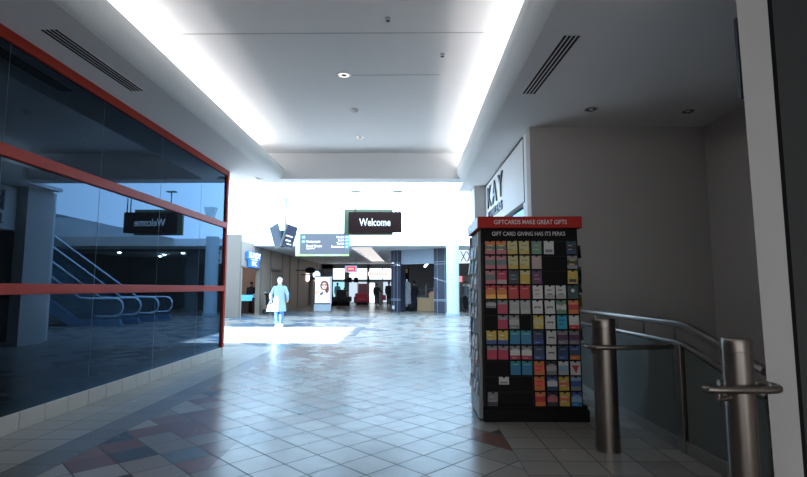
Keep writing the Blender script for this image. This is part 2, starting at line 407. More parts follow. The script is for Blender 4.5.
# concourse
sk = bpy.data.objects.new('ceiling_glow_concourse', None); C.objects.link(sk); struct(sk, 'added glowing ceiling panel lighting the concourse')
g = MB(); g.faces([(-11, 10.9, 3.68), (4.2, 10.9, 3.68), (4.2, 24, 3.68), (-11, 24, 3.68)], [(0, 1, 2, 3)]); struct(g.build('pane', M['glow_panel'], sk))  # glowing sheet added to light the concourse, not real glazing
sk2 = bpy.data.objects.new('ceiling_glow_escalators', None); C.objects.link(sk2); struct(sk2, 'added glowing ceiling panel over the escalators')
g = MB(); g.faces([(4.2, 13.2, 7.0), (11.5, 13.2, 7.0), (11.5, 24, 7.0), (4.2, 24, 7.0)], [(0, 1, 2, 3)]); struct(g.build('pane', M['glow_panel'], sk2))  # unseen glowing sheet added to brighten the high wall
w = MB(); w.box((1.76, 12.3, 0), (11.6, 12.4, 3.69)).box((4.2, 13.1, 3.69), (11.6, 13.2, 7.1)).box((4.2, 12.4, 3.69), (11.6, 13.1, 3.75)).box((11.5, 12.4, 0), (11.6, 26, 7.1)).box((4.2, 24, 3.32), (11.6, 24.2, 7.1)).box((4.15, 13.2, 3.69), (4.25, 24.2, 7.1))
struct(w.build('wall_right', M['white']), 'white walls of the escalator hall')
w = MB(); w.box((-11.2, 24, 3.32), (4.2, 24.2, 3.72)); struct(w.build('wall_back', M['white']), 'bright white fascia band across the far side of the concourse')
w = MB(); w.box((-11.2, 16.72, 0), (-11, 24.2, 4)).box((-11.2, 9.7, 0), (-11, 11.93, 4)).box((-11.2, 11.9, 3.55), (-11, 16.75, 4)).box((-11.2, 9.65, 0), (-3.66, 9.75, 4)).box((-11.1, 9.7, 3.69), (-3.0, 10.95, 3.76))
struct(w.build('wall_left', M['white']), 'white wall with the sunny end window of the concourse')
m = MB(); m.box((4.25, 23.93, 3.32), (11.5, 24.0, 3.78)); struct(m.build('trim_8', mat('cream_edge_band', (.62, .56, .50), .6, var=.03)), 'cream edge band above the far shop fronts beside the escalators')
m = MB(); m.box((4.25, 23.96, 4.75), (11.5, 24.0, 5.35)); struct(m.build('trim_9', M['greyblue']), 'grey band across the high wall beside the escalators')
# far corridor
c = MB(); c.box((-8, 24.2, 3.325), (-3.0, 44, 3.42)).box((-1.9, 24.2, 3.325), (11.5, 44, 3.42)).box((-3.0, 24.2, 3.325), (-1.9, 24.9, 3.42)).box((-3.0, 40.0, 3.325), (-1.9, 44, 3.42)).box((-3.1, 24.2, 3.5), (-1.8, 44, 3.6))
struct(c.build('ceiling', M['soffit']), 'lower ceiling of the far corridor')
w = MB()
w2 = MB(); w2.box((-11, 22.0, 0), (-7.5, 22.2, 3.67)); struct(w2.build('wall_left', mat('tan_wall_toned_down', (.17, .135, .11), .7, var=.05, vscale=2)), 'tan corner wall beside the small left shop')  # tan wall darkened in its colour to offset the strong light here
w.box((-7.7, 22.2, 0), (-7.5, 22.35, 3.4)).box((-7.7, 22.35, 2.25), (-7.5, 24.95, 3.4)).box((-7.7, 24.95, 0), (-7.5, 27.0, 3.4))
w.box((-7.7, 27.0, 2.3), (-7.5, 29.2, 3.4)).box((-7.7, 29.2, 0), (-7.5, 36.8, 3.4)).box((-7.7, 36.8, 2.2), (-7.5, 38.8, 3.4)).box((-7.7, 38.8, 0), (-7.5, 43.2, 3.4)).box((-7.9, 26.95, 0), (-7.7, 29.25, 2.4))
struct(w.build('wall_left', M['tan']), 'tan shop walls along the left of the far corridor')
pl = MB()
for yy in (25.0, 26.8, 29.3, 31.2, 33.5, 40.4):
    pl.box((-7.5, yy, 0), (-7.46, yy+.14, 3.3))
pl.box((-7.52, 22.2, 2.22), (-7.47, 25.0, 2.30)).box((-7.52, 26.9, 2.28), (-7.47, 29.3, 2.36))
struct(pl.build('trim_5', M['tan_dark']), 'dark pilaster strips on the tan corridor wall')
w = MB(); w.box((-11, 27.8, 0), (-7.9, 27.95, 3.4)).box((-11, 22.2, 0), (-10.9, 27.9, 3.4)).box((-7.72, 26.9, 0), (-7.68, 27.9, 3.4)).box((-11, 22.2, 3.2), (-7.7, 27.9, 3.3))
struct(w.build('wall_left', M['pink_wall']), 'peach back wall inside the small left shop')
area('shop_lamp', (-9.2, 25.2, 3.15), (1.6, 3.6), 11.0, (1.0, .75, .6), (0, 0, -1)).rotation_euler = (0, 0, 0)
w = MB(); w.box((-7.9, 36.7, 0), (-7.7, 38.9, 2.4)); struct(w.build('door_1', M['brown']), 'dark doorway under the oval sign')

# far entrance facade with daylight behind its panes
w = MB()
for x0, x1 in ((-7.5, -6.55), (-5.55, -5.15), (-3.62, -3.40), (-1.16, -.9), (-.9, .3)):
    w.box((x0, 42.9, 0), (x1, 43.1, 3.4))
w.box((-7.5, 42.9, 2.95), (.3, 43.1, 3.4)).box((-7.5, 42.9, 1.80), (.3, 43.1, 2.02))
for xx in (-4.4, -2.9, -2.25, -1.7): w.box((xx-.03, 42.92, 0), (xx+.03, 43.08, 1.85))
w.box((-2.31, 42.92, 2.0), (-2.25, 43.08, 2.97))
struct(w.build('wall_back', mat('grey_entrance_frame', (.20, .22, .24), .5, var=.06)), 'grey frame of the far entrance windows')
ew = bpy.data.objects.new('window_5', None); C.objects.link(ew); struct(ew, 'daylit panes of the far entrance')
g = MB(); g.box((-7.0, 43.0, 2.02), (.0, 43.02, 2.95)); struct(g.build('pane', emis('daylit_glass', (.78, .92, 1.0), 1.25), ew))
g = MB(); g.box((-7.0, 43.0, 0.05), (-5.3, 43.02, 1.80)); struct(g.build('pane', emis('daylit_teal_glass', (.25, .52, .62), .9), ew))
g = MB(); g.box((-5.15, 43.0, 0.05), (-3.4, 43.02, 1.80)).box((-2.25, 43.0, .05), (-.9, 43.02, 1.80)); struct(g.build('pane', emis('daylit_mid_glass', (.40, .50, .60), .8), ew))
g = MB(); g.box((-3.38, 42.95, .04), (-2.95, 42.99, 1.72)); struct(g.build('door_2', emis('bright_door_glass', (.85, .95, 1.0), 1.2)), 'bright glass door at the far entrance')
# unseen closing walls beyond and above; the left one added to stop sun leaks
w = MB(); w.box((-11.2, 24.2, 0), (-11.05, 44.6, 6.5)).box((-14, 44.5, 0), (12, 44.7, 4.4)).box((-14, 43.3, 4.0), (12, 44.7, 4.4))
struct(w.build('wall_back', M['dark_grey']), 'unseen outer walls beyond the far entrance, left one added to block sun')

# right-hand shop fronts on the far side
w = MB(); w.box((2.05, 26.0, 2.55), (4.5, 26.2, 3.34)).box((4.5, 26.0, 3.2), (10.6, 26.2, 3.34)).box((10.6, 26.0, 2.55), (11.5, 26.2, 3.34)).box((3.9, 26.0, 0), (4.5, 26.2, 2.6)).box((10.6, 26.0, 0), (11.5, 26.2, 2.6)).box((2.2, 33, 0), (11.6, 33.2, 3.34)).box((11.5, 26.2, 0), (11.6, 33.2, 3.34)).box((2.0, 26.0, 0), (2.25, 33.2, 3.34))
struct(w.build('wall_back', M['dark_grey']), 'dark shop fronts behind the white column')
fx = MB(); fx.box((-.95, 27.75, 0), (-.85, 42.9, 3.34))
f2 = MB(); f2.box((-.85, 36.0, 0), (2.2, 36.1, 3.34)); struct(f2.build('wall_back', M['slate']), 'back wall of the clothing shop')

struct(fx.build('wall_right', M['slate']), 'side wall of the clothing shop')

# ------------------------------------------------------------------ lights in the ceilings, vents
def vent(loc, L, wd, label):
    t = thing('air_vent', label, 'vent', loc, 0, None)
    fr = MB(); fr.box((-wd/2, -L/2, -.004), (wd/2, L/2, 0)); fr.build('frame', M['soffit'], t)
    for k in range(4):
        x = -wd/2+wd*(k+.5)/4
        m = MB(); m.box((x-wd*.065, -L/2+.015, -.008), (x+wd*.075, L/2-.015, -.0042)); m.build('slot', M['vent'], t)
    return t
v = vent((-3.20, 4.90, 3.6), 1.42, .165, 'slotted air vent in the soffit beside the red framed glass'); v.rotation_euler = (0, 0, math.radians(-1.5))
v = vent((1.46, 5.05, 3.6), 1.40, .165, 'slotted air vent in the soffit on the right, above the card rack'); v.rotation_euler = (0, 0, math.radians(3))
def downlight(loc, r, label, lit):
    t = thing('recessed_downlight', label, 'ceiling light', loc, 0, 'recessed downlights')
    m = MB(); m.lathe([(r, 0), (r, -.008), (r*.86, -.014), (r*.74, -.004), (r*.74, 0)], seg=28); m.build('trim_ring', M['chrome'] if lit is None else M['white'], t, smooth='auto')
    m = MB(); m.lathe([(r*.73, -.001), (r*.40, -.003), (r*.05, -.003)], seg=24); m.build('reflector', M['blackmetal'] if lit is None else lit, t)
    m = MB(); m.ball((0, 0, -.004), (r*.34, r*.34, .012)); m.build('bulb', M['dark_grey'] if lit else M['bluewhite'], t, smooth=True)
em_bulb = emis('lit_bulb', (1, .98, .97), .8)
downlight((-.887, 6.553, 4.2), .105, 'recessed downlight in the middle of the raised ceiling, nearest and largest', em_bulb)
downlight((-.944, 9.369, 4.2), .085, 'small recessed downlight at the back of the raised ceiling near the bulkhead', em_bulb)
downlight((2.356, 6.264, 3.6), .085, 'chrome recessed downlight in the right soffit, left one above the stair wall', None)
downlight((3.651, 6.351, 3.6), .085, 'chrome recessed downlight in the right soffit, right one near the corner', None)
m = MB(); m.lathe([(.075, 0), (.075, -.012), (.055, -.018), (.05, -.04), (.03, -.045)], seg=24)
tag(m.build('smoke_detector', M['bluewhite'], smooth='auto', loc=(-.899, 7.901, 4.2)), 'round smoke detector on the raised ceiling behind the large downlight', 'smoke detector')
for loc, lab in (((-.224, 5.112, 4.2), 'small sprinkler head on the raised ceiling nearest the camera'), ((.42, 5.95, 4.2), 'small sprinkler head on the raised ceiling towards the right cove')):
    t = thing('sprinkler_head', lab, 'sprinkler', loc, 0, 'ceiling sprinklers')
    m = MB(); m.lathe([(.03, 0), (.028, -.008), (.012, -.01), (.012, -.03)], seg=16); m.build('body', M['letter_grey'], t, smooth='auto')
    m = MB(); m.lathe([(.018, -.03), (.024, -.033), (.024, -.036)], seg=12); m.build('deflector', M['dark_grey'], t)
for cx, lab in ((-3.06, 'fluorescent tube in the left cove trough'), (1.36, 'fluorescent tube in the right cove trough')):
    m = MB(); m.tube([(cx, -4.8, 3.70), (cx, 10.4, 3.70)], .013, 8); tag(m.build('cove_tube', emis('tube_light', (1, .95, .92), 3.0)), lab, 'light tube', 'cove light tubes')
for k, (x, yy) in enumerate(((5.6, 28.0), (7.4, 29.5), (9.0, 27.6), (8.4, 31.0), (3.1, 28.4))):
    t = thing('recessed_downlight', ['lit downlight in the dark shop behind the column, first from the column side', 'lit downlight deep in the middle of the dark far shop', 'lit downlight at the right end of the dark far shop', 'lit downlight at the back of the dark far shop', 'lit downlight just right of the white column'][k], 'ceiling light', (x, yy, 3.30), 0, 'far shop downlights')
    m = MB(); m.lathe([(.12, .02), (.12, 0), (.09, -.01)], seg=18); m.build('trim_ring', M['white'], t)
    m = MB(); m.ball((0, 0, -.05), (.10, .10, .05), 12, 7); m.build('bulb', emis('shop_bulb', (.9, .97, 1), 40.0), t)

# long light slot in the far corridor ceiling
m = MB(); m.box((-2.95, 25.0, 3.44), (-1.95, 40.0, 3.47)); tag(m.build('light_slot', emis('slot_light', (1, .95, .93), .42)), 'long bright light slot in the far corridor ceiling', 'ceiling light')


# ------------------------------------------------------------------ the gift card rack
KX0, KX1, KY0, KY1 = .730, 1.705, 5.03, 5.73
rack = thing('gift_card_rack', 'tall black freestanding gift card rack with red header on the tiled floor', 'card rack', (1.2, 5.4, 0))
LX, LY = 1.2, 5.4
def L(x, y, z): return (x-LX, y-LY, z)
m = MB(); m.box(L(KX0, KY0, .155), L(KX1, KY1, 1.895)); m.build('body', M['black'], rack, bevel=.006)
m = MB(); m.box(L(KX0, KY0-.03, 0), L(KX1+.055, KY1, .115)).box(L(KX0, KY0-.02, .115), L(KX1+.04, KY1, .155)); m.build('base', M['black'], rack, bevel=.006)
m = MB(); m.box(L(.688, 4.945, 1.895), L(1.728, 5.80, 2.010)); hd = m.build('header', mat('red_header', (.36, .018, .013), .55, spec=.15, var=.04), rack, bevel=.004)
m = MB(); m.box(L(.687, 4.97, 1.90), L(.6885, 5.79, 2.005)); m.build('end_face', mat('pale_header_end', (.75, .77, .78), .4, var=.03), hd)
text('lettering', 'GIFTCARDS MAKE GREAT GIFTS', .062, M['letter_white'], hd, L(1.213, 4.9445, 1.951), depth=.001, sx=.82, bold=.0004)
text('slogan_lettering', 'GIFT CARD GIVING HAS ITS PERKS', .058, M['letter_white'], rack, L(1.212, KY0-.001, 1.843), depth=.001, sx=.83, bold=.0004)
m = MB()
for z in [1.757-.1487*k+.006 for k in range(12)]: m.box(L(KX0+.03, KY0-.006, z), L(KX1-.02, KY0, z+.006))
for x in (KX0+.012, 1.222, KX1-.012): m.box(L(x-.008, KY0-.008, .16), L(x+.008, KY0, 1.76))
m.build('wire_grid', M['blackmetal'], rack)
# pale side panel facing the hall
m = MB(); m.box(L(KX0-.012, KY0+.03, .03), L(KX0+.001, KY1-.01, 1.86)); m.build('side_panel', mat('side_panel_grey', (.07, .07, .075), .5, spec=.2, var=.05), rack)
m = MB(); m.box(L(KX0-.03, KY0+.015, .02), L(KX0-.002, KY0+.045, 1.87)).box(L(KX0-.03, KY1-.03, .02), L(KX0-.002, KY1, 1.87)).box(L(KX0-.035, KY0+.04, .015), L(KX0-.002, KY1-.02, .19)); m.build('side_frame', mat('side_frame_grey', (.22, .22, .22), .45, spec=.3, var=.05), rack)

# colours
c_yel=(0.446,0.317,0.036); c_pal=(0.418,0.374,0.158); c_org=(0.518,0.144,0.022); c_red=(0.432,0.022,0.022); c_crim=(0.360,0.014,0.050); c_pink=(0.396,0.115,0.144); c_gg=(0.101,0.144,0.130); c_grn=(0.115,0.216,0.144)
c_wht=(0.475,0.475,0.461); c_lg=(0.302,0.310,0.295); c_blk=(0.022,0.022,0.025); c_nav=(0.014,0.036,0.094); c_teal=(0.000,0.144,0.288); c_tl2=(0.000,0.216,0.252); c_cyan=(0.014,0.302,0.432); c_pur=(0.086,0.022,0.086); c_blu=(0.022,0.065,0.230); c_sky=(0.180,0.302,0.432); c_gry=(0.158,0.158,0.173); c_dgr=(0.014,0.050,0.050); c_pp=(0.360,0.259,0.245)
# kinds: name -> (top colour, middle colour, bottom colour, mark colour or None, words)
K = {
 'og': (c_org, c_gg, c_pink, (.6,.45,.1), 'orange, grey and pink'), 'ye': (c_pal, c_pal, c_yel, c_gry, 'pale yellow'), 'gn': (c_grn, c_grn, c_grn, c_lg, 'green'),
 'wg': (c_wht, c_wht, c_wht, c_gry, 'white with a grey block'), 'nb': (c_dgr, c_blk, c_nav, c_sky, 'nearly black'), 'pk': (c_pink, c_gg, c_pink, None, 'pink and grey green'),
 'pp': (c_pp, c_pp, c_pp, None, 'pale pink'), 'dy': (c_gry, c_blk, c_gry, c_yel, 'dark with a yellow mark'), 'cr': (c_crim, c_crim, c_pp, None, 'crimson and pale pink'),
 'dg': (c_blk, c_dgr, c_blk, c_gry, 'dark grey'), 'py': (c_pal, c_yel, c_yel, None, 'plain yellow'), 'pu': (c_pur, c_pur, c_pur, c_pink, 'dark purple'), 'yb': (c_yel, c_yel, c_yel, c_blk, 'yellow with a black block'),
 'oy': (c_red, c_org, (.75,.35,.05), None, 'orange red fading to yellow'), 'rd': (c_red, c_red, c_red, None, 'bright red'), 'wr': (c_wht, c_wht, c_wht, c_red, 'white with red lettering'), 'ws': (c_wht, c_wht, c_lg, c_blk, 'white with dark script'),
 'bg': (c_dgr, c_dgr, c_dgr, c_wht, 'dark green with a white disc'), 'cm': (c_gry, c_crim, c_crim, None, 'crimson'), 'lg': (c_lg, c_lg, (.36,.37,.33), None, 'light grey'), 'wk': (c_wht, c_wht, c_wht, c_blk, 'white with a black band'),
 'gw': (c_grn, c_wht, c_grn, c_grn, 'green and white'), 'or': (c_org, c_red, c_org, None, 'orange and red'), 'sg': (c_gry, c_lg, c_gry, None, 'silver grey'), 'yy': (c_yel, c_pal, c_yel, None, 'yellow'), 'cy': (c_cyan, c_cyan, c_cyan, c_nav, 'cyan'),
 'wR': (c_wht, c_wht, c_red, None, 'white with a red foot'), 'yu': (c_yel, c_yel, c_blu, c_wht, 'yellow over blue'), 'te': (c_tl2, c_teal, c_teal, None, 'teal blue'), 'nv': (c_nav, c_nav, c_blu, None, 'navy'), 'pg': (c_gry, c_pur, c_gry, None, 'dark purple and grey'),
 'st': (c_gry, c_wht, c_crim, None, 'grey, white and red striped'), 'bo': (c_blu, c_nav, c_org, None, 'blue with an orange foot'), 'os': (c_org, (.66,.09,.04), c_org, c_red, 'orange red'), 'gb': (c_blk, c_lg, c_gry, None, 'half grey and white'), 'lb': (c_wht, c_sky, c_lg, None, 'pale blue and white'),
 'wt': (c_wht, c_wht, c_wht, c_red, 'white with a red wedge'), 'bw': (c_blu, c_wht, c_nav, None, 'navy and white banded'), 'yo': (c_yel, c_org, c_yel, c_wht, 'amber and orange'), 'bp': (c_sky, c_blu, c_gry, None, 'blue landscape'), 'pd': (c_blk, c_pink, c_blk, None, 'small dark and pink'),
 'lu': (c_blu, c_sky, c_teal, None, 'light blue'), 'ge': (c_gry, c_gry, c_blk, c_lg, 'worn dark grey'),
}
def card_mesh(key, w=.097, h=.131, half=False):
    top, mid, bot, mark, _ = K[key]
    b = MB(); t = .0032; hw = w/2
    zt = h if not half else h*.55
    n = .011                                             # euro slot cut in the top edge
    b.prism([(-hw, zt*.70), (hw, zt*.70), (hw, zt), (n, zt), (n, zt-.012), (-n, zt-.012), (-n, zt), (-hw, zt)], 0, t, 'y', flat(top))
    b.box((-hw, 0, zt*.30), (hw, t, zt*.70), flat(mid)); b.box((-hw, 0, 0), (hw, t, zt*.30), flat(bot))
    r = random.Random(key)
    if mark:
        if key in ('bg',): b.lathe([(.018, 0), (.018, .0006)], (0, 0, 0), 16, flat(mark), Matrix.Translation((0, 0, zt*.62)) @ Matrix.Rotation(PI/2, 4, 'X'))
        elif key == 'wt': b.prism([(-hw*.8, zt*.72), (hw*.75, zt*.72), (hw*.1, zt*.12)], -.0006, 0, 'y', flat(mark))
        elif key == 'wk': b.prism([(-hw*.7, zt*.42), (-hw*.5, zt*.55), (hw*.5, zt*.55), (hw*.7, zt*.42), (hw*.45, zt*.42), (hw*.35, zt*.47), (-hw*.35, zt*.47), (-hw*.45, zt*.42)], -.0006, 0, 'y', flat(mark))
        elif key in ('yb', 'wg'): b.box((-hw*.75, -.0006, zt*.12), (hw*.75, 0, zt*.36), flat(mark))
        else:
            for q in range(2):
                x0 = -hw*r.uniform(.45, .8); zz = zt*(.62-.3*q); b.box((x0, -.0006, zz), (x0+hw*r.uniform(.7, 1.3), 0, zz+zt*.07), flat(mark))
    else:
        zz = zt*.74; b.box((-hw*.6, -.0006, zz), (hw*.6, 0, zz+zt*.05), flat(tuple(min(1, c*.6+.2) for c in mid)))
        if r.random() < .5: b.box((-hw*.7, -.0006, zt*.10), (hw*.2, 0, zt*.15), flat(tuple(min(1, c*.5+.25) for c in bot)))
    return b
rows = [
 'og og ye ye gn wg -- nb', 'pk pk ye ye pp -- -- dy', 'pk cr dg py pu -- -- yb', 'oy oy rd rd wr ws ws bg', 'gb* cm lg lg wk wk gw or', '-- cm sg -- yy wk cy wR',
 'yu yu te te nv wk pg pg', 'cm cm st st nv wk nv bo', '-- -- te te os gb lb wt', '-- wg* -- -- os bw yo bp', 'ge -- -- -- or pd yo lu']
colx = [.818, .931, 1.046, 1.160, 1.284, 1.403, 1.519, 1.635]
rowname = ['top', 'second', 'third', 'fourth', 'fifth', 'sixth', 'seventh', 'eighth', 'ninth', 'tenth', 'lowest']
colname = ['first from the left', 'second from the left', 'third from the left', 'fourth from the left', 'fifth from the left', 'sixth from the left', 'seventh from the left', 'eighth from the left']
meshes = {}
hook0 = None
def hook(x, y, z, rz=0.0):
    global hook0
    if hook0 is None:
        h = MB(); h.tube([(0, 0, 0), (0, -.045, 0), (0, -.052, .006)], .0022, 6); hook0 = h.build('peg_hook', M['blackmetal'], rack); o = hook0
    else:
        o = hook0.copy(); C.objects.link(o); o.parent = rack
    o.location = L(x, y, z); o.rotation_euler = (0, 0, rz)
for r, line in enumerate(rows):
    for c, key in enumerate(line.split()):
        z = 1.757-.1487*r
        if key == '--':
            continue
        hook(colx[c], KY0-.001, z+.002)
        half = key.endswith('*'); k = key.strip('*')
        mk = key
        if mk not in meshes:
            o = card_mesh(k, half=half).build('gift_card'); meshes[mk] = o.data
        else:
            o = bpy.data.objects.new('gift_card', meshes[mk]); C.objects.link(o)
        zt = .128 if not half else .0704
        o.location = (colx[c]+random.uniform(-.003, .003), KY0-.022-.004*(c % 2), z-zt+.008)
        o.rotation_euler = (math.radians(random.uniform(-2.0, -.3)), math.radians(random.uniform(-1.5, 1.5)), math.radians(random.uniform(-3, 3)))
        tag(o, '%s gift card on rack front, %s row, %s slot' % (K[k][4], rowname[r], colname[c].split()[0]), 'gift card', 'gift cards on the front of the rack')
# cards on the side towards the hall
sidek = ['lg', 'wk', 'nv', 'ws', 'pk', 'lb', 'st', 'wg', 'te', 'gb', 'wR']
q = 0
for r in range(10):
    for c in range(4):
        yy = 5.16+.15*c; z = 1.72-.152*r
        if (r*7+c*3) % 6 == 5: continue
        k = sidek[(r*3+c*5) % len(sidek)]; q += 1
        hook(KX0-.010, yy, z+.002, -PI/2)
        if k not in meshes: o = card_mesh(k).build('gift_card'); meshes[k] = o.data
        else: o = bpy.data.objects.new('gift_card', meshes[k]); C.objects.link(o)
        o.location = (KX0-.052-.008*(c % 2), yy, z-.12); o.rotation_euler = (math.radians(-4-(q % 3)*2), 0, -PI/2)
        tag(o, '%s gift card on left rack side, %s row, %s column' % (K[k][4], rowname[r], ['first', 'second', 'third', 'fourth'][c]), 'gift card', 'gift cards on the side of the rack')
# cards on the right end of the rack, only their edges show
for i, (k, z) in enumerate((('nb', 1.72), ('dy', 1.50), ('gb', 1.37), ('yb', 1.22), ('lg', .9))):
    o = bpy.data.objects.new('gift_card', meshes[k]) if k in meshes else card_mesh(k).build('gift_card')
    if o.name not in C.objects: C.objects.link(o)
    hook(KX1+.001, KY0+.07, z+.002, PI/2)
    o.location = (KX1+.040, KY0+.07, z-.12); o.rotation_euler = (math.radians(-3), 0, PI/2)
    tag(o, '%s gift card on right rack end, %s from the top' % (K[k][4], ['first', 'second', 'third', 'fourth', 'fifth'][i]), 'gift card', 'gift cards on the right end of the rack')

# ------------------------------------------------------------------ bollards, rail, jamb
def arc(cx, cy, r, a0, a1, z, n=12): return [(cx+r*math.cos(math.radians(a0+(a1-a0)*i/n)), cy+r*math.sin(math.radians(a0+(a1-a0)*i/n)), z) for i in range(n+1)]
def bollard(x, y, r, h, label, ring, tr):
    t = thing('steel_bollard', label, 'bollard', (x, y, 0), 0, 'steel bollards by the stair rail')
    m = MB(); m.lathe([(r, .004), (r, h-.082)], seg=36); m.build('post', M['steel'], t, smooth='auto')
    m = MB(); m.lathe([(r-.005, h-.082), (r-.005, h-.076), (r+.001, h-.074), (r+.001, h-.016), (r-.005, h-.004), (r*.3, h)], seg=36); m.build('cap', M['steel'], t, smooth='auto')
    m = MB(); m.lathe([(r+.006, 0), (r+.006, .006), (r, .008)], seg=36); m.build('floor_collar', M['steel'], t, smooth='auto')
    m = MB(); m.tube(ring, tr, 12); m.build('guard_rail', M['steel'], t, smooth='auto')
    return t
# near bollard: the guard tube passes in front, turns round at the right and comes back behind
zr = .745
b1 = bollard(1.862, 2.90, .078, 1.018, 'thick brushed steel bollard nearest the camera, in front of the grey jamb',
    [(-.225, -.055, zr), (-.215, -.095, zr), (-.18, -.102, zr), (-.08, -.102, zr), (.07, -.102, zr)] + arc(.098, .0, .102, -90, 90, zr) + [(.0, .102, zr), (-.05, .102, zr)], .021)
m = MB(); m.tube([(-.17, -.09, zr-.015), (-.17, -.09, zr-.05), (-.16, -.08, zr-.055), (-.07, -.03, zr-.055)], .014, 10); m.build('bracket', M['steel'], b1, smooth='auto')
b2 = bollard(1.604, 4.17, .091, 1.052, 'brushed steel bollard farther away, standing just right of the card rack',
    [(-.145, .05, .824), (-.155, .0, .824), (-.14, -.08, .824), (-.11, -.112, .824), (.0, -.115, .824), (.30, -.10, .824), (.45, -.06, .824), (.535, -.045, .824)], .019)
m = MB(); m.tube([(-.13, -.06, .812), (-.13, -.06, .785), (-.08, -.03, .785)], .012, 10); m.build('bracket', M['steel'], b2, smooth='auto')

rail = thing('glass_balustrade', 'steel handrail over greenish glass panels along the stair opening', 'railing', (2.2, 5.2, 0))
RX = 2.20
def R(x, y, z): return (x-2.2, y-5.2, z)
hr = [R(RX, 6.95, 1.01), R(RX, 5.4, 1.01), R(RX, 4.16, 1.01), R(RX, 4.06, 1.003), R(RX, 3.96, .985), R(RX, 3.16, .785)]
m = MB(); m.tube(hr, .030, 14); m.build('handrail', M['steel'], rail, smooth='auto')
lr = [R(RX, 6.95, .855), R(RX, 4.14, .855), R(RX, 4.03, .842), R(RX, 3.16, .632)]
m = MB(); m.tube(lr, .022, 12); m.build('lower_rail', M['steel'], rail, smooth='auto')
for yy in (6.6, 5.95, 5.35, 4.75, 4.20):
    m = MB(); m.tube([R(RX, yy, .875), R(RX, yy, .995)], .008, 8); m.build('spacer', M['steel'], rail, smooth=True)
for yy in (4.12, 5.55, 6.90):
    m = MB(); m.box(R(RX-.038, yy-.048, -.0), R(RX+.038, yy+.048, .85)); m.build('post', M['steel'], rail, bevel=.004)
m = MB(); m.box(R(RX-.007, 4.18, .08), R(RX+.007, 5.49, .83)).box(R(RX-.007, 5.61, .08), R(RX+.007, 6.85, .83)); m.build('glass_panel', M['railglass'], rail)
m = MB(); m.prism([(4.06-5.2, .08), (4.06-5.2, .82), (3.18-5.2, .60), (3.18-5.2, .08)], -.007, .007, 'x'); m.build('glass_panel', M['railglass'], rail)
m = MB(); m.box(R(RX-.022, 4.17, 0), R(RX+.022, 6.85, .09)); m.build('floor_channel', flat((.13, .128, .122), .6), rail, bevel=.003)
m = MB(); m.box(R(RX-.024, 3.18, 0), R(RX+.022, 4.07, .10)); m.build('floor_channel', flat((.13, .128, .122), .6), rail, bevel=.003)

# jamb and dark door at the right edge of the view
m = MB()
zb, zt = 0, 3.6
m.faces([(2.182, 3.12, 0), (2.358, 3.12, 0), (2.360, 3.16, 0), (2.215, 3.16, 0), (2.144, 3.12, 3.6), (2.352, 3.12, 3.6), (2.352, 3.16, 3.6), (2.184, 3.16, 3.6)], [(0, 3, 2, 1), (4, 5, 6, 7), (0, 1, 5, 4), (1, 2, 6, 5), (2, 3, 7, 6), (3, 0, 4, 7)])
struct(m.build('trim_6', mat('jamb_paint', (.47, .46, .45), .6, var=.03, vscale=2), bevel=.004), 'pale grey door jamb at the right edge')
m = MB(); m.box((2.37, 3.155, -2.4), (4.23, 3.24, 3.6)); struct(m.build('door_3', mat('dark_door', (.035, .037, .038), .5, var=.08)), 'dark door leaf at the right edge')
m = MB(); m.box((2.345, 3.145, 0), (2.40, 3.20, 3.6)); struct(m.build('trim_7', M['black']), 'black gasket between jamb and dark door')
t = thing('blade_sign', 'thin dark blue sign projecting high behind the grey jamb', 'sign', (2.22, 3.235, 2.56))
m = MB(); m.box((-.006, -.01, 0), (.10, .02, .56)); m.build('panel', M['navy'], t, bevel=.003)
for z in (.05, .46):
    m = MB(); m.box((.03, -.08, z), (.09, -.01, z+.05)); m.build('bracket', M['blackmetal'], t)

# wall sign on the right fascia
t = thing('wall_sign', 'dark raised letters on the white shop fascia above the rack', 'sign', (1.735, 9.9, 3.2))
for ch, yy in (('K', 10.55), ('A', 9.92), ('Y', 9.26)):
    text('letter', ch, .66, M['letter_dark'], t, (-.012, yy-9.9, .005), (PI/2, 0, -PI/2), depth=.012, sx=1.15)
text('lower_lettering', 'JEWELERS', .235, M['letter_dark'], t, (-.010, .02, -.365), (PI/2, 0, -PI/2), depth=.01, sx=1.42, spacing=1.12, bold=.004)

# ------------------------------------------------------------------ hanging signs of the concourse
CZ = 3.68
t = thing('hanging_sign', 'brown hanging sign reading Welcome in white', 'sign', (-.86, 12.1, 2.66))
m = MB(); m.box((-.62, -.04, -.02), (.68, .04, .49)); fc = m.build('face', M['signbrown'], t, bevel=.006)
text('lettering', 'Welcome', .26, M['sign_white'], fc, (.03, -.043, .225), depth=.002, sx=.74, bold=.004)
m = MB(); m.box((-.74, .045, -.07), (.46, .12, .57)); m.build('back_frame', M['olive'], t, bevel=.005)
for xx in (-.46, .54, .625):
    m = MB(); m.tube([(xx, .0, .48), (xx, .0, CZ-2.66-.02)], .014, 8); m.build('rod', M['olive'], t, smooth=True)
for xx, hw in ((-.46, .115), (.58, .12)):
    m = MB(); m.box((xx-hw, -.06, CZ-2.66-.025), (xx+hw, .06, CZ-2.66)); m.build('ceiling_plate', M['olive'], t, bevel=.004)

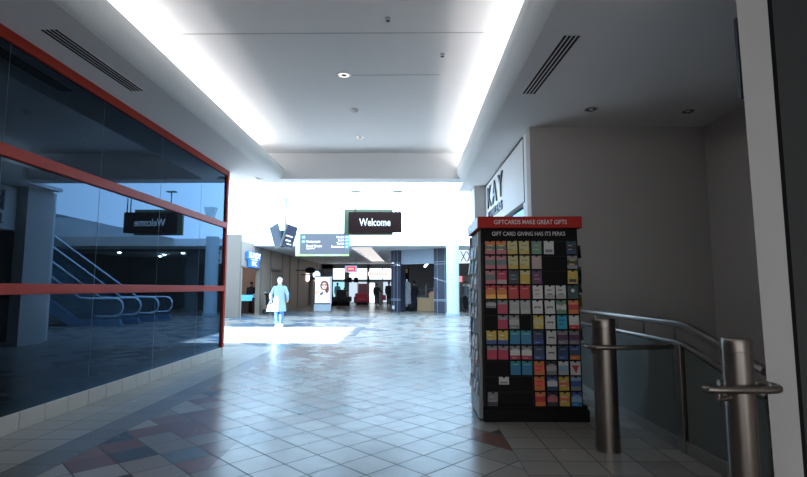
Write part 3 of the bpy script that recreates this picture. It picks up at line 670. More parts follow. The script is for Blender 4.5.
t = thing('directory_sign', 'grey hanging directory sign with green edge, left of the Welcome sign', 'sign', (-2.92, 17.0, 2.38))
m = MB(); m.box((-.98, .0, 0), (.86, .06, .80)); fr = m.build('frame', mat('green_edge', (.34, .50, .18), .45, var=.1), t, bevel=.006)
m = MB(); m.box((-.82, -.02, .07), (.86, .0, .76)); fc = m.build('face', mat('grey_sign_face', (.105, .10, .115), .5, spec=.2, var=.04), t, bevel=.004)
pe = mat('pale_blue_edge', (.40, .52, .60), .45, var=.04)
for x0, x1, z0, z1 in ((-.95, -.84, .08, .25), (-.95, -.84, .5, .62), (-.30, .05, .01, .055), (.30, .52, .01, .055)):
    m = MB(); m.box((x0, -.012, z0), (x1, 0, z1)); m.build('pale_edge', pe, t)
blue_s = mat('blue_arrow_tile', (.03, .22, .65), .4, emit=(.1, .4, .9), estr=.3)
for i, (xx, zz) in enumerate(((.79, .65), (.79, .54), (.79, .43), (.79, .32), (-.70, .65), (-.70, .50))):
    m = MB(); m.box((xx-.06, -.026, zz-.05), (xx+.06, -.0205, zz+.05)); tl = m.build('arrow_tile', blue_s, t)
    m = MB(); dx = 1 if xx > 0 else -1
    m.prism([(xx-.035*dx, zz-.012), (xx, zz-.012), (xx, zz-.03), (xx+.04*dx, zz), (xx, zz+.03), (xx, zz+.012), (xx-.035*dx, zz+.012)], -.0285, -.0262, 'y'); m.build('arrow', M['sign_white'], tl)
for body, zz in (("Macy's", .65), ('Sears', .54), ('Target', .43), ('Restrooms', .32)):
    text('lettering', body, .10, M['sign_white'], fc, (.70, -.022, zz), depth=.001, align='RIGHT', bold=.002)
for body, zz, sz in (('Restaurants', .50, .10), ('Food Court', .34, .11), ('Upper level', .26, .06)):
    text('lettering', body, sz, M['sign_white'], fc, (-.60, -.022, zz), depth=.001, align='LEFT', bold=.002)
for xx in (-.5, .5):
    m = MB(); m.tube([(xx, .03, .76), (xx, .03, CZ-2.38-.01)], .004, 6); m.build('cable', M['bluewhite'], t)

t = thing('television_cluster', 'pair of dark hanging monitors tilted outward on a pole', 'television', (-3.24, 12.9, 2.29))
m = MB(); m.tube([(0, .05, .30), (0, .05, CZ-2.29)], .022, 10); m.tube([(0, .05, 1.12), (-.28, .05, 1.36)], .012, 8); m.build('pole', mat('teal_pole', (.12, .30, .32), .4, .3), t, smooth=True)
def screen(mtx, c, nm):
    m = MB(); m.box((-.20, -.03, -.29), (.20, .03, .29), mtx=mtx); s = m.build('monitor', M['dark_grey'], t, bevel=.008)
    m = MB(); m.box((-.18, -.034, -.27), (.18, -.0305, .27), mtx=mtx); m.build('screen', c, s)
    return s
scr = mat('blue_dark_screen', (.02, .05, .09), .15, emit=(.06, .14, .26), estr=.2); scr2 = mat('slate_screen', (.03, .035, .06), .15, emit=(.08, .1, .18), estr=.2)
screen(Matrix.Translation((-.23, .05, .36)) @ Matrix.Rotation(math.radians(-17), 4, 'Y') @ Matrix.Rotation(math.radians(-46), 4, 'Z'), scr, 'a')
s2 = screen(Matrix.Translation((.11, .0, .35)) @ Matrix.Rotation(math.radians(15), 4, 'Y') @ Matrix.Rotation(math.radians(60), 4, 'Z'), scr2, 'b')
m = MB(); m.prism([(-.14, .06), (.08, .06), (.12, .52), (-.22, .52)], .08, .24, 'y'); m.build('mount', mat('teal_mount', (.03, .12, .16), .4, .3), t, bevel=.006)
m = MB(); mt = Matrix.Translation((.11, .0, .35)) @ Matrix.Rotation(math.radians(15), 4, 'Y') @ Matrix.Rotation(math.radians(60), 4, 'Z')
m.box((-.16, -.037, -.02), (.10, -.0345, .015), mtx=mt).box((-.12, -.037, -.14), (.06, -.0345, -.10), mtx=mt).box((-.05, -.037, -.22), (.12, -.0345, -.19), mtx=mt); m.build('screen_caption', M['sign_white'], s2)
m = MB(); m.prism([(-.17, 0), (.17, 0), (.07, -.34), (-.07, -.34)], -.12, .12, 'y')
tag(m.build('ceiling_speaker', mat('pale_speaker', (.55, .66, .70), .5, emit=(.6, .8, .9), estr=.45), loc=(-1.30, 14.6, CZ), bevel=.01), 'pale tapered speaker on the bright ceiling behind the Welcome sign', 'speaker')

# white round column
t = thing('white_column', 'round white column standing at the far side of the concourse', 'column', (2.03, 23.2, 0))
m = MB(); m.lathe([(.295, .14), (.295, CZ)], seg=36); m.build('shaft', mat('column_paint', (.46, .52, .54), .5, var=.02), t, smooth='auto')
m = MB(); m.lathe([(.33, 0), (.33, .13), (.30, .15)], seg=36); m.build('base_ring', mat('column_base_paint', (.30, .37, .43), .4, var=.03), t, smooth='auto')

# ------------------------------------------------------------------ escalators
def escalator(y0, label):
    t = thing('escalator', label, 'escalator', (2.5, y0, 0), 0, 'escalators in the side hall')
    X1, XT, H = 1.5, 7.6, 4.3; sl = H/(XT-X1-.0)
    def zz(x): return 0 if x < X1 else (x-X1)*sl
    sk = MB()
    for yy in (0, 1.12): sk.prism([(0, 0), (X1, 0), (X1+.3, 0), (XT, H-.45), (8.8, H-.45), (8.8, H+.1), (XT, H+.1), (X1, .22), (0.1, .22)], yy, yy+.12, 'y')
    sk.build('skirt', mat('escalator_skirt', (.16, .26, .38), .3, .5, var=.05), t)
    stp = MB(); n = 20
    for k in range(n):
        x0 = X1+(XT-X1)*k/n; x1 = X1+(XT-X1)*(k+1)/n; stp.box((x0, .12, zz(x0)-.05), (x1, 1.12, zz(x0)+H/n*.9))
    stp.box((.0, .12, .0), (X1, 1.12, .02)); stp.build('steps', mat('escalator_step', (.10, .11, .12), .4, .5, var=.1), t)
    for yy in (.06, 1.18):
        g = MB(); g.prism([(.12, .22), (X1, .22), (XT, H+.1), (8.8, H+.1), (8.8, H+.85), (XT, H+.85), (X1-.2, .88), (.25, .88), (.05, .7), (.02, .45)], yy-.006, yy+.006, 'y'); g.build('glass_side', mat('escalator_glass_tone', (.10, .20, .28), .1, var=.05) if False else M['clearglass'], t)
        hb = MB(); pts = [(XT+1.2, yy, H+.90), (XT, yy, H+.90), (X1, yy, .95), (X1-.35, yy, .93), (.30, yy, .93)]
        for a in range(0, 181, 20): pts.append((.28-.26*math.sin(math.radians(a)), yy, .63+.30*math.cos(math.radians(a))))
        pts.append((.9, yy, .33)); hb.tube(pts, .033, 8); hb.build('handrail', mat('steel_blue_handrail', (.62, .72, .80), .25, .6, var=.04) if yy < .5 else bpy.data.materials['steel_blue_handrail'], t, smooth='auto')
    return t
escalator(16.9, 'escalator with pale looped handrails nearest the concourse in the side hall')
escalator(19.3, 'second escalator behind the first one in the side hall')
m = MB(); m.box((11.0, 13.2, 4.1), (11.5, 24, 4.3)); struct(m.build('floor', M['wall']), 'upper landing at the head of the escalators')


# ------------------------------------------------------------------ people
def skin_body(name, joints, edges, radii, m, parent, extra=None):
    me = bpy.data.meshes.new(name); me.from_pydata([tuple(j) for j in joints], edges, [])
    o = bpy.data.objects.new(name, me); C.objects.link(o)
    md = o.modifiers.new('skin', 'SKIN'); md.use_smooth_shade = True
    sv = me.skin_vertices[0].data
    for i, r in enumerate(radii): sv[i].radius = r if isinstance(r, tuple) else (r, r)
    sv[0].use_root = True
    sb = o.modifiers.new('sub', 'SUBSURF'); sb.levels = 2; sb.render_levels = 2
    bpy.context.view_layer.update(); dg = bpy.context.evaluated_depsgraph_get()
    nm = bpy.data.meshes.new_from_object(o.evaluated_get(dg)); bpy.data.objects.remove(o)
    bm = bmesh.new(); bm.from_mesh(nm)
    if extra: extra(bm)
    bm.to_mesh(nm); bm.free(); nm.name = name
    nm.materials.clear(); nm.materials.append(m)
    for p in nm.polygons: p.use_smooth = True
    b = bpy.data.objects.new(name, nm); C.objects.link(b); b.parent = parent
    return b
def tube_into(bm, pts, rs, seg=7):
    t = MB(); t.bm.free(); t.bm = bm; t.tube(pts, rs, seg)
def limb_cloth(name, paths, m, parent):
    b = MB()
    for pts, rs in paths: b.tube(pts, rs, 12)
    return b.build(name, m, parent, smooth='auto')
def rings(b, rr, seg=20):
    """stacked elliptical rings: (cx, cy, z, rx, ry)"""
    vs = []; fs = []
    for cx, cy, z, rx, ry in rr:
        for k in range(seg):
            a = 2*PI*k/seg; vs.append((cx+rx*math.cos(a), cy+ry*math.sin(a), z))
    for i in range(len(rr)-1):
        for k in range(seg): fs.append((i*seg+k, i*seg+(k+1) % seg, (i+1)*seg+(k+1) % seg, (i+1)*seg+k))
    fs.append(tuple(range(seg-1, -1, -1))); fs.append(tuple((len(rr)-1)*seg+k for k in range(seg)))
    b.faces(vs, fs); return b
def person(label, loc, rz, H, top, legs, shoes, hair, stride=.16, arm_l=None, arm_r=None, coat_len=None, hair_long=False, sleeve=True, seated=False):
    """figure facing +Y, built at 1.75 m and scaled to H"""
    t = thing('person', label, 'person', loc, rz); t.scale = (H/1.75,)*3
    V3 = Vector
    hip = .92 if not seated else .50
    d = hip-.92
    if seated:
        fl_, fr_ = V3((-.11, .42, .06)), V3((.11, .44, .06)); kl, kr = V3((-.11, .42, .50)), V3((.11, .44, .50))
    else:
        fl_, fr_ = V3((-.09, stride, .075)), V3((.09, -stride, .09)); kl, kr = V3((-.095, stride*.62+.03, .49)), V3((.095, -stride*.35+.02, .49))
    sl, sr = V3((-.185, 0, 1.40+d)), V3((.185, 0, 1.40+d))
    al = arm_l or (V3((-.235, -.03, 1.14)), V3((-.22, .07, .92)))
    ar = arm_r or (V3((.235, -.05, 1.14)), V3((.22, .03, .90)))
    el, wl = V3(al[0])+V3((0, 0, d)), V3(al[1])+V3((0, 0, d)); er, wr = V3(ar[0])+V3((0, 0, d)), V3(ar[1])+V3((0, 0, d))
    J = [V3((0, 0, hip)), V3((0, .005, 1.08+d)), V3((0, 0, 1.27+d)), V3((0, -.005, 1.41+d)), V3((0, .0, 1.50+d)), V3((0, .015, 1.58+d)), V3((0, .012, 1.68+d)),
         sl, el, wl, sr, er, wr, V3((-.09, 0, hip-.04)), kl, fl_, V3((.09, 0, hip-.04)), kr, fr_, fl_+V3((0, .15, -.04)), fr_+V3((0, .15, -.05))]
    E_ = [(0,1),(1,2),(2,3),(3,4),(4,5),(5,6),(3,7),(7,8),(8,9),(3,10),(10,11),(11,12),(0,13),(13,14),(14,15),(0,16),(16,17),(17,18),(15,19),(18,20)]
    Rr = [(.125,.10),(.115,.09),(.135,.10),(.10,.08),.052,(.072,.085),(.070,.082),.055,.042,.028,.055,.042,.028,.085,.056,.038,.085,.056,.038,.032,.032]
    hz = 1.63+d
    def extra(bm):
        tube_into(bm, [(0, .08, hz+.025), (0, .108, hz-.012), (0, .085, hz-.018)], [.008, .014, .008])            # nose
        for sx in (-1, 1): tube_into(bm, [(sx*.07, -.005, hz+.03), (sx*.082, -.012, hz+.005), (sx*.072, .0, hz-.03)], [.010, .012, .008])   # ears
        for w_, e_, sx in ((wl, el, -1), (wr, er, 1)):
            dr = (w_-e_).normalized(); side = V3((0, 1, 0)); side = (side-dr*side.dot(dr)).normalized(); inn = V3((-sx, 0, 0))
            p0 = w_+dr*.02; tube_into(bm, [w_-dr*.02, w_+dr*.03, w_+dr*.085], [.024, .034, .036], 9)               # palm
            for k, ln in enumerate((.066, .078, .072, .056)):
                b0 = w_+dr*.075+side*(.026-.0175*k)
                tube_into(bm, [b0, b0+dr*ln*.5+inn*.006, b0+dr*ln*.85+inn*.022, b0+dr*ln*.95+inn*.032], [.0095, .009, .008, .006], 6)
            tb = w_+dr*.03+side*.025; tube_into(bm, [tb, tb+dr*.03+side*.022, tb+dr*.062+side*.024+inn*.01], [.012, .010, .007], 6)
    body = skin_body('body', J, E_, Rr, M['skin'], t, extra)
    # trousers
    P = [([(-.085, 0, hip-.02), tuple(kl), tuple(fl_+V3((0, -.005, .045)))], [.104, .078, .066]), ([(.085, 0, hip-.02), tuple(kr), tuple(fr_+V3((0, -.005, .045)))], [.104, .078, .066])]
    if seated: P = [([(-.09, -.02, hip), (-.105, .36, hip+.02), tuple(kl), tuple(fl_+V3((0, 0, .05)))], [.10, .085, .08, .062]), ([(.09, -.02, hip), (.105, .36, hip+.02), tuple(kr), tuple(fr_+V3((0, 0, .05)))], [.10, .085, .08, .062])]
    lc = limb_cloth('trousers', P, legs, t)
    hb = MB(); rings(hb, [(0, 0, hip-.12, .165, .125), (0, 0, hip, .178, .135), (0, 0, hip+.10, .165, .12), (0, 0, hip+.14, .155, .115)]); hb.build('trouser_seat', legs, lc, smooth='auto')
    for f_ in (fl_, fr_):
        b = MB(); z0 = f_.z-.074 if f_ is fl_ else f_.z-.088
        b.prism([(-.042, -.07), (.042, -.07), (.048, .08), (.035, .19), (0, .215), (-.035, .19), (-.048, .08)], z0, z0+.07, 'z', None, Matrix.Translation((f_.x, f_.y, 0)))
        b.tube([(f_.x, f_.y, z0+.05), (f_.x, f_.y-.005, z0+.13)], [.05, .047], 10)
        b.build('shoe', shoes, t, bevel=.012)
    # coat or top, with sleeves
    cb = MB(); bot = coat_len if coat_len else .88
    rr = []
    if coat_len:
        rr = [(0, -.02, bot, .255, .20), (0, -.012, bot+.14, .235, .18), (0, 0, .86, .215, .165), (0, 0, 1.0, .20, .155), (0, 0, 1.12, .198, .15), (0, 0, 1.26, .212, .152), (0, -.005, 1.37, .205, .135), (0, -.008, 1.44, .15, .105), (0, -.005, 1.49, .085, .085), (0, 0, 1.525, .068, .072)]
    else:
        rr = [(0, 0, bot+d, .185, .145), (0, 0, bot+.12+d, .18, .138), (0, 0, 1.12+d, .178, .135), (0, 0, 1.26+d, .195, .145), (0, -.005, 1.37+d, .19, .128), (0, -.008, 1.44+d, .135, .10), (0, -.004, 1.485+d, .075, .078), (0, 0, 1.50+d, .064, .068)]
    rings(cb, rr)
    ct = cb.build('coat' if coat_len else 'jacket', top, t, smooth='auto')
    for s_, e_, w_ in ((sl, el, wl), (sr, er, wr)):
        b = MB(); b.tube([tuple(s_+V3((-.3*s_.x, 0, .015))), tuple(s_), tuple(e_), tuple(w_-(w_-e_)*.04)], [.070, .076, .060, .047], 12); b.build('sleeve', top, ct, smooth='auto')
    # hair
    b = MB(); b.ball((0, -.012, hz+.055), (.088, .102, .092), 16, 10)
    if hair_long: rings(b, [(0, -.06, hz-.17, .075, .045), (0, -.058, hz-.05, .088, .055), (0, -.045, hz+.06, .085, .06)])
    else: rings(b, [(0, -.055, hz-.055, .055, .040), (0, -.05, hz+.0, .075, .055), (0, -.035, hz+.06, .085, .065)])
    b.build('hair', hair, t, smooth=True)
    for sx in (-1, 1):
        b = MB(); b.ball((sx*.028, .088, hz+.022), (.012, .008, .008), 8, 5); b.build('eye', M['eye'], body, smooth=True)
    b = MB(); b.ball((0, .094, hz-.045), (.022, .007, .007), 8, 5); b.build('mouth', M['lipcol'], body, smooth=True)
    return t
V = Vector
p = person('person in a long pale blue coat and blue trousers walking away from the camera', (-4.33, 16.72, 0), 0, 1.62, M['coat'], M['trousers_blue'], M['shoe_white'], M['hair_white'], stride=.05, coat_len=.56,
    arm_l=(V((-.30, -.05, 1.15)), V((-.33, .10, .93))), arm_r=(V((.30, -.05, 1.16)), V((.26, .10, .97))))
t = thing('shoulder_bag', 'white bag hanging from the hand of the person in pale blue', 'bag', (-4.66, 16.83, .50))
m = MB(); m.prism([(-.13, 0), (.12, .02), (.10, .24), (-.08, .26)], -.05, .05, 'y'); m.build('bag_body', M['bluewhite'], t, bevel=.02)
m = MB(); m.tube([(-.06, 0, .25), (-.03, 0, .36), (.02, 0, .37), (.07, 0, .25)], .008, 6); m.build('strap', M['bluewhite'], t)

person('person in dark clothes walking away by the far entrance, left of a pair', (-2.36, 36.6, 0), .1, 1.60, M['cloth_dark'], M['cloth_navy'], M['shoe_white'], M['hair_dark'], stride=.14, arm_r=(V((.30, -.10, 1.15)), V((.40, -.02, 1.05))))
person('person in dark clothes beside a red bag, right of the walking pair', (-1.42, 35.5, 0), 0, 1.72, M['cloth_dark'], M['cloth_dark'], M['rubber'], M['hair_dark'], stride=.10)
t = thing('tote_bag', 'crimson bag carried by the walking person in dark clothes', 'bag', (-1.80, 35.55, .42))
m = MB(); m.prism([(-.20, 0), (.18, 0), (.15, .36), (-.15, .38)], -.07, .07, 'y'); m.build('bag_body', M['red_cloth'], t, bevel=.02)
m = MB(); m.tube([(-.08, 0, .36), (.02, 0, .56), (.12, 0, .36)], .012, 6); m.build('strap', M['red_cloth'], t)
person('person with dark hair standing behind the small shop counter at the left', (-8.52, 26.9, 0), PI, 1.60, M['cloth_dark'], M['cloth_dark'], M['rubber'], M['hair_dark'], hair_long=True)
person('person in dark clothes standing inside the clothing shop', (.30, 29.2, 0), .4, 1.70, M['cloth_dark'], M['cloth_navy'], M['rubber'], M['hair_dark'], stride=.03, arm_l=(V((-.28, .06, 1.14)), V((-.18, .24, 1.05))))
person('person in a sky blue top standing by the far windows', (-5.95, 41.5, 0), .6, 1.70, M['cloth_blue'], M['cloth_grey'], M['rubber'], M['hair_dark'], stride=.03)
person('person in grey sitting on a dark seat near the entrance', (-4.95, 38.52, 0), .4+PI, 1.72, M['cloth_grey'], M['cloth_dark'], M['rubber'], M['hair_dark'], seated=True)
person('person in a grey top in the shop right of the column', (3.22, 28.4, 0), 2.4, 1.66, M['cloth_grey'], M['cloth_dark'], M['rubber'], M['hair_dark'], stride=.02)

# ------------------------------------------------------------------ left shops of the far corridor
glow = emis('blue_sign_glow', (.10, .38, 1.0), 1.6); glow_w = emis('pale_sign_glow', (.75, .9, 1.0), 1.5)
t = thing('shop_sign', 'glowing blue two line shop sign over the small left shop', 'sign', (-7.38, 23.45, 2.62))
m = MB(); m.box((-.06, -.80, .0), (.05, 1.0, .36)); m.build('upper_panel', mat('blue_sign_panel', (.01, .05, .25), .4, emit=(.02, .16, .8), estr=.9), t, bevel=.01)
m = MB(); m.box((-.06, -.55, -.36), (.05, .72, -.01)); m.build('lower_panel', bpy.data.materials['blue_sign_panel'], t, bevel=.01)
text('lettering', 'BUNDY', .36, glow_w, t, (.056, .12, .18), (PI/2, 0, PI/2), depth=.004, sx=1.45, bold=.004)
text('lettering', 'PLC', .30, glow_w, t, (.056, .06, -.20), (PI/2, 0, PI/2), depth=.004, sx=1.45, bold=.004)
m = MB(); m.box((.05, -.4, -.02), (.058, .55, .015)); m.build('underline', glow_w, t)
t = thing('shop_counter', 'brown counter with a bright blue front panel in the small left shop', 'counter', (-8.6, 26.2, 0))
m = MB(); m.box((-.55, -.30, 0), (.28, .30, .62)); m.build('cabinet', M['brown'], t, bevel=.01)
m = MB(); m.box((-.60, -.34, .62), (.30, .34, .92)); m.build('lit_front', mat('blue_counter_panel', (.05, .35, .7), .4, emit=(.1, .45, .85), estr=.8), t, bevel=.01)
text('lettering', 'SALE', .17, M['sign_white'], t, (-.15, -.345, .77), depth=.002, bold=.003) if False else None
t = thing('display_cabinet', 'red brown cabinet with a white top beside the blue counter', 'cabinet', (-7.98, 26.5, 0))
m = MB(); m.box((-.26, -.30, 0), (.24, .30, .78)); m.build('carcass', mat('red_brown_laminate', (.11, .035, .025), .45, var=.15), t, bevel=.01)
m = MB(); m.box((-.22, -.32, .78), (.20, .30, .98)); m.build('top_box', M['white'], t, bevel=.01)
t = thing('stroller', 'black stroller parked against the tan wall behind the walking person', 'stroller', (-6.75, 24.9, 0), .5)
m = MB(); m.prism([(-.32, .42), (.28, .38), (.34, .55), (.05, .62), (-.18, 1.05), (-.36, 1.02)], -.24, .24, 'y'); m.build('seat', M['cloth_dark'], t, bevel=.03)
for sy in (-1, 1):
    m = MB(); m.tube([(.42, sy*.25, .12), (.05, sy*.26, .45), (-.42, sy*.26, 1.04)], .016, 8); m.tube([(-.38, sy*.27, .14), (.0, sy*.26, .50)], .016, 8); m.build('frame', M['blackmetal'], t)
    for xx in (.42, -.38):
        m = MB(); m.lathe([(.10, -.02), (.12, 0), (.10, .02)], (0, 0, 0), 18, None, Matrix.Translation((xx, sy*.27, .12)) @ Matrix.Rotation(PI/2, 4, 'X')); m.build('wheel', M['rubber'], t)
m = MB(); m.tube([(-.42, -.26, 1.04), (-.47, 0, 1.07), (-.42, .26, 1.04)], .018, 8); m.build('handle', M['bluewhite'], t)

t = thing('oval_sign', 'black oval sign projecting from the tan wall above the doorway', 'sign', (-6.55, 33.0, 2.45))
m = MB(); m.lathe([(.33, -.05), (.36, 0), (.33, .05)], (0, 0, 0), 32, None, Matrix.Scale(.58, 4, (0, 0, 1)) @ Matrix.Rotation(PI/2, 4, 'X')); m.build('panel', M['black'], t, smooth='auto')
m = MB(); m.tube([(-.95, 0, .0), (-.33, 0, 0)], .025, 8); m.build('bracket', M['blackmetal'], t)
for x, yy, lab in ((-7.40, 36.3, 'glowing wall sconce left of the dark doorway under the oval sign'), (-7.40, 39.6, 'glowing wall sconce right of the dark doorway, near the lit poster')):
    t = thing('wall_sconce', lab, 'wall lamp', (x, yy, 1.75), 0, 'doorway sconces')
    m = MB(); m.lathe([(.05, 0), (.15, .08), (.16, .50), (.13, .60)], seg=16); m.build('shade', bpy.data.materials.get('sconce_glow') or emis('sconce_glow', (1.0, .78, .68), 1.1), t, smooth='auto')
    m = MB(); m.box((-.07, -.05, .1), (-.02, .05, .3)); m.build('wall_plate', M['blackmetal'], t)
t = thing('round_sign', 'round blue and white sign on the wall above the lit poster stand', 'sign', (-6.3, 34.5, 2.20))
m = MB(); m.box((-.45, -.05, -.35), (.45, .05, .35)); m.build('panel', M['navy'], t, bevel=.02)
m = MB(); m.lathe([(.26, -.02), (.26, .02)], (0, 0, 0), 28, None, Matrix.Translation((-.1, -.06, 0)) @ Matrix.Rotation(PI/2, 4, 'X')); m.build('disc', emis('pale_blue_disc', (.55, .80, 1.0), 1.0), t)
m = MB(); m.tube([(-1.18, .0, .0), (-.45, .0, .0)], .03, 8); m.build('bracket', M['blackmetal'], t)

# poster stand with a lit portrait advertisement
t = thing('poster_stand', 'lit advertising stand with a portrait of a woman in the far corridor', 'advertising stand', (-4.83, 28.0, 0))
m = MB(); m.box((-.47, -.10, 0), (.47, .12, .38)); m.build('plinth', mat('pale_plinth', (.45, .50, .55), .4, var=.04), t, bevel=.01)
m = MB(); m.box((-.46, -.08, .38), (.46, .10, 1.95)); cs = m.build('case', M['navy'], t, bevel=.02)
m = MB(); m.box((.44, -.085, .40), (.475, .11, 1.93)); m.build('lit_edge', emis('violet_edge', (.35, .35, 1.0), 1.0), t)
def scr_c(n, c, e=.9): return emis('poster_'+n, c, e)
m = MB(); m.box((-.42, -.086, .45), (.42, -.081, 1.90)); scn = m.build('screen', scr_c('pale_blue', (.62, .80, .92)), cs)
def disc(name, cx, cz, rx, rz, y, c, n=24):
    b = MB(); b.prism([(cx+rx*math.cos(2*PI*k/n), cz+rz*math.sin(2*PI*k/n)) for k in range(n)], y-.001, y, 'y'); return b.build(name, c, scn)
b = MB(); b.prism([(-.36, .47), (.40, .47), (.42, 1.0), (.34, 1.12), (.16, 1.22), (-.05, 1.14), (-.28, .95)], -.088, -.087, 'y'); b.build('printed_shirt', scr_c('white', (.82, .90, .95)), scn)
disc('printed_hair', .10, 1.42, .24, .27, -.0885, scr_c('hair', (.09, .035, .03)))
disc('printed_hair_fall', .24, 1.24, .12, .24, -.0885, scr_c('hair_low', (.10, .04, .035)))
disc('printed_face', .09, 1.40, .145, .19, -.0897, scr_c('skin', (.85, .52, .46)))
b = MB(); b.box((-.06, -.0915, 1.42), (.07, -.0905, 1.49)).box((.11, -.0915, 1.42), (.23, -.0905, 1.49)); b.build('printed_glasses', scr_c('glasses', (.16, .05, .07)), scn)
b = MB(); b.prism([(.04, 1.29), (.09, 1.31), (.14, 1.29), (.09, 1.265)], -.0915, -.0905, 'y'); b.build('printed_lips', scr_c('lips', (.75, .06, .08)), scn)
b = MB(); b.prism([(-.42, .92), (-.20, .98), (-.05, 1.10), (-.12, 1.18), (-.28, 1.14), (-.42, 1.10)], -.0915, -.0905, 'y'); b.build('printed_hand', scr_c('hand', (.78, .45, .40)), scn)
b = MB(); b.prism([(-.20, .86), (.02, .92), (.06, 1.08), (-.10, 1.04)], -.0925, -.0917, 'y'); b.build('printed_phone', scr_c('phone', (.06, .07, .16)), scn)

# hanging red and blue sign, seats, red kiosk at the far entrance
t = thing('hanging_sign', 'small red and blue hanging sign far down the corridor', 'sign', (-4.02, 34.5, 2.36))
m = MB(); m.box((-.42, -.04, 0), (.42, .04, .46)); m.build('panel', mat('pale_blue_sign', (.35, .45, .65), .4, emit=(.4, .55, .9), estr=.35), t, bevel=.01)
m = MB(); m.box((-.30, -.05, .08), (.30, -.041, .40)); rp = m.build('red_panel', mat('red_sign', (.6, .04, .06), .4, emit=(.9, .08, .10), estr=.5), t)
m = MB(); m.box((-.20, -.053, .20), (.20, -.0505, .29)); m.build('lettering_bar', M['sign_white'], rp)
m = MB(); m.box((-.44, -.03, -.12), (.44, .03, -.07)); m.build('lower_bar', M['dark_grey'], t)
for xx in (-.35, .35):
    m = MB(); m.tube([(xx, 0, -.08), (xx, 0, .96)], .012, 6); m.build('rod', M['dark_grey'], t)
t = thing('banner', 'pale pink lettered band above the far entrance doors', 'sign', (-2.6, 42.87, 2.2))
m = MB(); m.box((-.92, -.02, .1), (.92, .02, .46)); m.build('panel', mat('pale_pink_banner', (.75, .65, .65), .5, emit=(.95, .75, .72), estr=.7), t)
text('lettering', 'ENTRANCE', .26, mat('coral_letter', (.75, .22, .18), .5, emit=(.8, .2, .15), estr=.4), t, (0, -.025, .28), depth=.002, sx=1.15)
t = thing('red_kiosk', 'red upright booth panel standing near the far entrance', 'kiosk', (-3.60, 39.5, 0))
m = MB(); m.box((-.38, -.3, .0), (.38, .3, 1.62)); m.build('cabinet', mat('dark_red_panel', (.30, .025, .04), .4, var=.06), t, bevel=.02)
m = MB(); m.box((-.30, -.32, 1.0), (.30, -.302, 1.5)); m.build('front_panel', mat('darker_red_panel', (.16, .02, .03), .35, var=.06), t)
t = thing('armchair', 'round red armchair in front of the red booth panel', 'chair', (-3.62, 38.3, 0), .3)
m = MB(); m.box((-.42, -.40, .18), (.42, .40, .46)); m.build('seat', M['red_cloth'], t, bevel=.08)
m = MB(); m.box((-.45, .25, .20), (.45, .46, .88)); m.build('backrest', M['red_cloth'], t, bevel=.08)
for sx in (-1, 1):
    m = MB(); m.box((sx*.45-.09, -.40, .18), (sx*.45+.09, .40, .62)); m.build('armrest', M['red_cloth'], t, bevel=.05)
m = MB(); m.box((-.40, -.36, 0), (.40, .40, .18)); m.build('base', M['blackmetal'], t)
def seatrow(label, loc, rz):
    t = thing('waiting_seat', label, 'chair', loc, rz, 'dark seats near the far entrance')
    m = MB(); m.box((-.36, -.36, .30), (.36, .34, .46)); m.build('seat', M['cloth_dark'], t, bevel=.05)
    m = MB(); m.prism([(.26, .40), (.40, .40), (.52, 1.15), (.38, 1.15)], -.36, .36, 'x'); m.build('backrest', M['cloth_dark'], t, bevel=.04)
    for sx in (-1, 1):
        m = MB(); m.box((sx*.40-.06, -.34, .28), (sx*.40+.06, .34, .62)); m.build('armrest', M['cloth_dark'], t, bevel=.03)
    m = MB(); m.box((-.32, -.30, 0), (.32, .34, .30)); m.build('base', M['black'], t)
seatrow('dark padded seat near the entrance, nearest to the lit poster stand', (-5.55, 37.0, 0), 1.1)
seatrow('dark padded seat near the entrance, middle of the three', (-4.95, 38.6, 0), .4)
seatrow('dark padded seat near the entrance, next to the red armchair', (-4.75, 36.4, 0), PI-.3)
for x, lab in ((-4.75, 'dark hanging speaker box by the far windows, left of two'), (-4.25, 'dark hanging speaker box by the far windows, right of two')):
    t = thing('hanging_speaker', lab, 'speaker', (x, 40.0, 1.72), 0, 'dark speaker boxes by the far windows')
    m = MB(); m.box((-.16, -.12, 0), (.16, .12, .40)); m.build('box', M['black'], t, bevel=.02)
    m = MB(); m.tube([(0, 0, .40), (0, 0, 1.60)], .012, 6); m.build('rod', M['blackmetal'], t)

# ------------------------------------------------------------------ clothing shop behind the dark portal
A0 = Vector((-.98, 27.2, 0)); A1 = Vector((2.0, 25.3, 0)); ln = (A1-A0).length; ang = math.atan2(A1.y-A0.y, A1.x-A0.x)
t = thing('shop_portal', 'dark panelled shop portal with a grey blue header left of the white column', 'shop front', tuple(A0), ang)
m = MB()
m.box((0, 0, 0), (.62, .5, 3.32)); lp = m.build('left_pier', M['navy'], t, bevel=.01)
m = MB(); m.box((ln-.85, 0, 0), (ln, .5, 3.32)); rpz = m.build('right_pier', M['navy'], t, bevel=.01)
m = MB(); m.box((.62, .06, 2.55), (ln-.85, .40, 3.32)); m.build('header', M['greyblue'], t, bevel=.01)
for pr, x0, x1 in ((lp, 0, .62), (rpz, ln-.85, ln)):
    m = MB()
    for z in (2.50, 2.62, .62, .68): m.box((x0-.004, -.008, z), (x1+.004, .0, z+.025))
    for xx in (x0+.20, x1-.20): m.box((xx-.008, -.008, 0), (xx+.008, 0, 3.3))
    m.build('inlay_lines', M['greyblue'], pr)
m = MB(); m.box((.10, -.03, .16), (.24, -.008, .34)); m.build('notice', M['letter_white'], lp)
t = thing('wall_poster', 'small yellow topped dark poster on the inner left pier of the clothing shop', 'poster', (-.26, 29.6, 2.0))
m = MB(); m.box((-.26, -.03, -.7), (.26, .0, .45)); m.build('panel', M['black'], t)
m = MB(); m.box((-.18, -.035, .18), (.18, -.031, .40)); m.build('yellow_block', flat(c_yel), t)
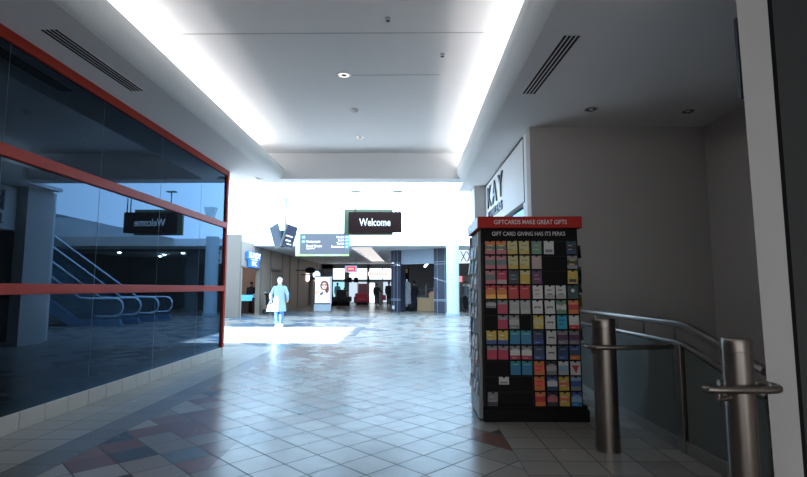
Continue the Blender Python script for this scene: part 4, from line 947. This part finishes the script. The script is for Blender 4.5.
m = MB(); m.box((-.20, .0, -.3), (-.15, .2, .2)); m.build('bracket', M['blackmetal'], t)
m = MB(); m.box((-.23, .15, -2.0), (-.15, .2, .46)); m.build('post', M['blackmetal'], t)
t = thing('clothes_rack', 'rack with a pale patterned garment inside the clothing shop', 'clothes rack', (-.12, 28.3, 0))
pat = mat('patterned_cloth', (.40, .40, .42), .8, var=.75, vscale=9)
m = MB(); m.box((-.45, -.25, .0), (.45, .25, .22)); m.build('base', M['black'], t, bevel=.02)
m = MB(); m.tube([(0, 0, .2), (0, 0, 1.78)], .02, 8); m.build('pole', M['chrome'], t)
m = MB(); rings(m, [(0, 0, .40, .26, .14), (0, 0, .9, .22, .12), (0, 0, 1.35, .25, .13), (0, 0, 1.55, .20, .10), (0, 0, 1.66, .07, .06)]); g_ = m.build('garment', pat, t, smooth='auto')
t = thing('sales_counter', 'light wooden sales counter in the clothing shop', 'counter', (1.15, 28.4, 0), -.2)
m = MB(); m.box((-.62, -.35, .0), (.05, .35, .72)); m.build('low_box', M['wood'], t, bevel=.01)
m = MB(); m.box((.05, -.38, 0), (.62, .38, .95)); m.build('high_box', M['wood'], t, bevel=.01)
m = MB(); m.box((-.65, -.38, .72), (.05, .38, .78)); m.build('low_top', M['tan_dark'], t, bevel=.005)
m = MB(); m.prism([(-.08, .95), (.62, .95), (.62, 1.22), (.10, 1.08)], -.05, .05, 'y'); m.build('slanted_panel', mat('coral_panel', (.55, .22, .14), .5, var=.05), t)
for k, (x, yy, hh) in enumerate(((.75, 30.6, 1.45), (1.35, 31.2, 1.55), (1.75, 29.9, 1.35))):
    t = thing('display_shelf', ['grey display shelf at the back of the clothing shop, left of three', 'grey display shelf at the back of the clothing shop, middle of three', 'grey display shelf in the clothing shop, nearest the right pier'][k], 'shelf', (x, yy, 0), 0, 'display shelves in the clothing shop')
    for sx in (-1, 1):
        m = MB(); m.box((sx*.26-.015, -.18, 0), (sx*.26+.015, .18, hh)); m.build('side', M['greyblue'], t)
    for q in range(4):
        m = MB(); m.box((-.25, -.18, .12+q*hh/4.2), (.25, .18, .15+q*hh/4.2)); m.build('shelf_board', M['greyblue'], t)
t = thing('strip_light', 'slanted bright strip light hanging in the clothing shop', 'ceiling light', (1.05, 30.5, 2.35), 0)
m = MB(); m.box((-.07, -2.2, .3), (.07, 2.4, .36)); m.build('tube', emis('strip_glow', (1, .98, .95), 2.2), t)
for yy in (-1.8, 2.0):
    m = MB(); m.tube([(0, yy, .36), (0, yy, .97)], .01, 6); m.build('rod', M['blackmetal'], t)

# shop right of the column
t = thing('shop_sign', 'white shop sign with blue angular strokes right of the white column', 'sign', (3.0, 25.95, 2.85))
m = MB(); m.box((-.42, -.03, -.28), (.42, .03, .42)); m.build('panel', mat('white_sign_panel', (.7, .75, .8), .4, emit=(.8, .9, 1), estr=.4), t, bevel=.01)
m = MB()
for x in (-.16, .16):
    for sg in (-1, 1): m.prism([(x-.14*sg-.03, -.2), (x-.14*sg+.03, -.2), (x+.14*sg+.03, .34), (x+.14*sg-.03, .34)], -.036, -.031, 'y')
m.build('strokes', flat((.08, .18, .45)), t)
t = thing('display_rack', 'rack with pink and white goods in the shop right of the column', 'display rack', (3.25, 30.2, 0))
m = MB(); m.box((-.7, -.05, 0), (.7, .05, 2.0)); m.build('back_panel', M['tan_dark'], t)
m = MB(); m.box((-.6, -.12, 1.65), (-.05, -.05, 2.0)); m.build('pink_panel', mat('pink_lit_panel', (.7, .2, .25), .5, emit=(.9, .25, .3), estr=.5), t)
m = MB(); m.box((.0, -.12, 1.1), (.6, -.05, 1.5)); m.build('pale_panel', M['white'], t)
m = MB(); m.box((-.7, -.35, .7), (.7, .05, .74)); m.build('shelf_board', M['tan_dark'], t)
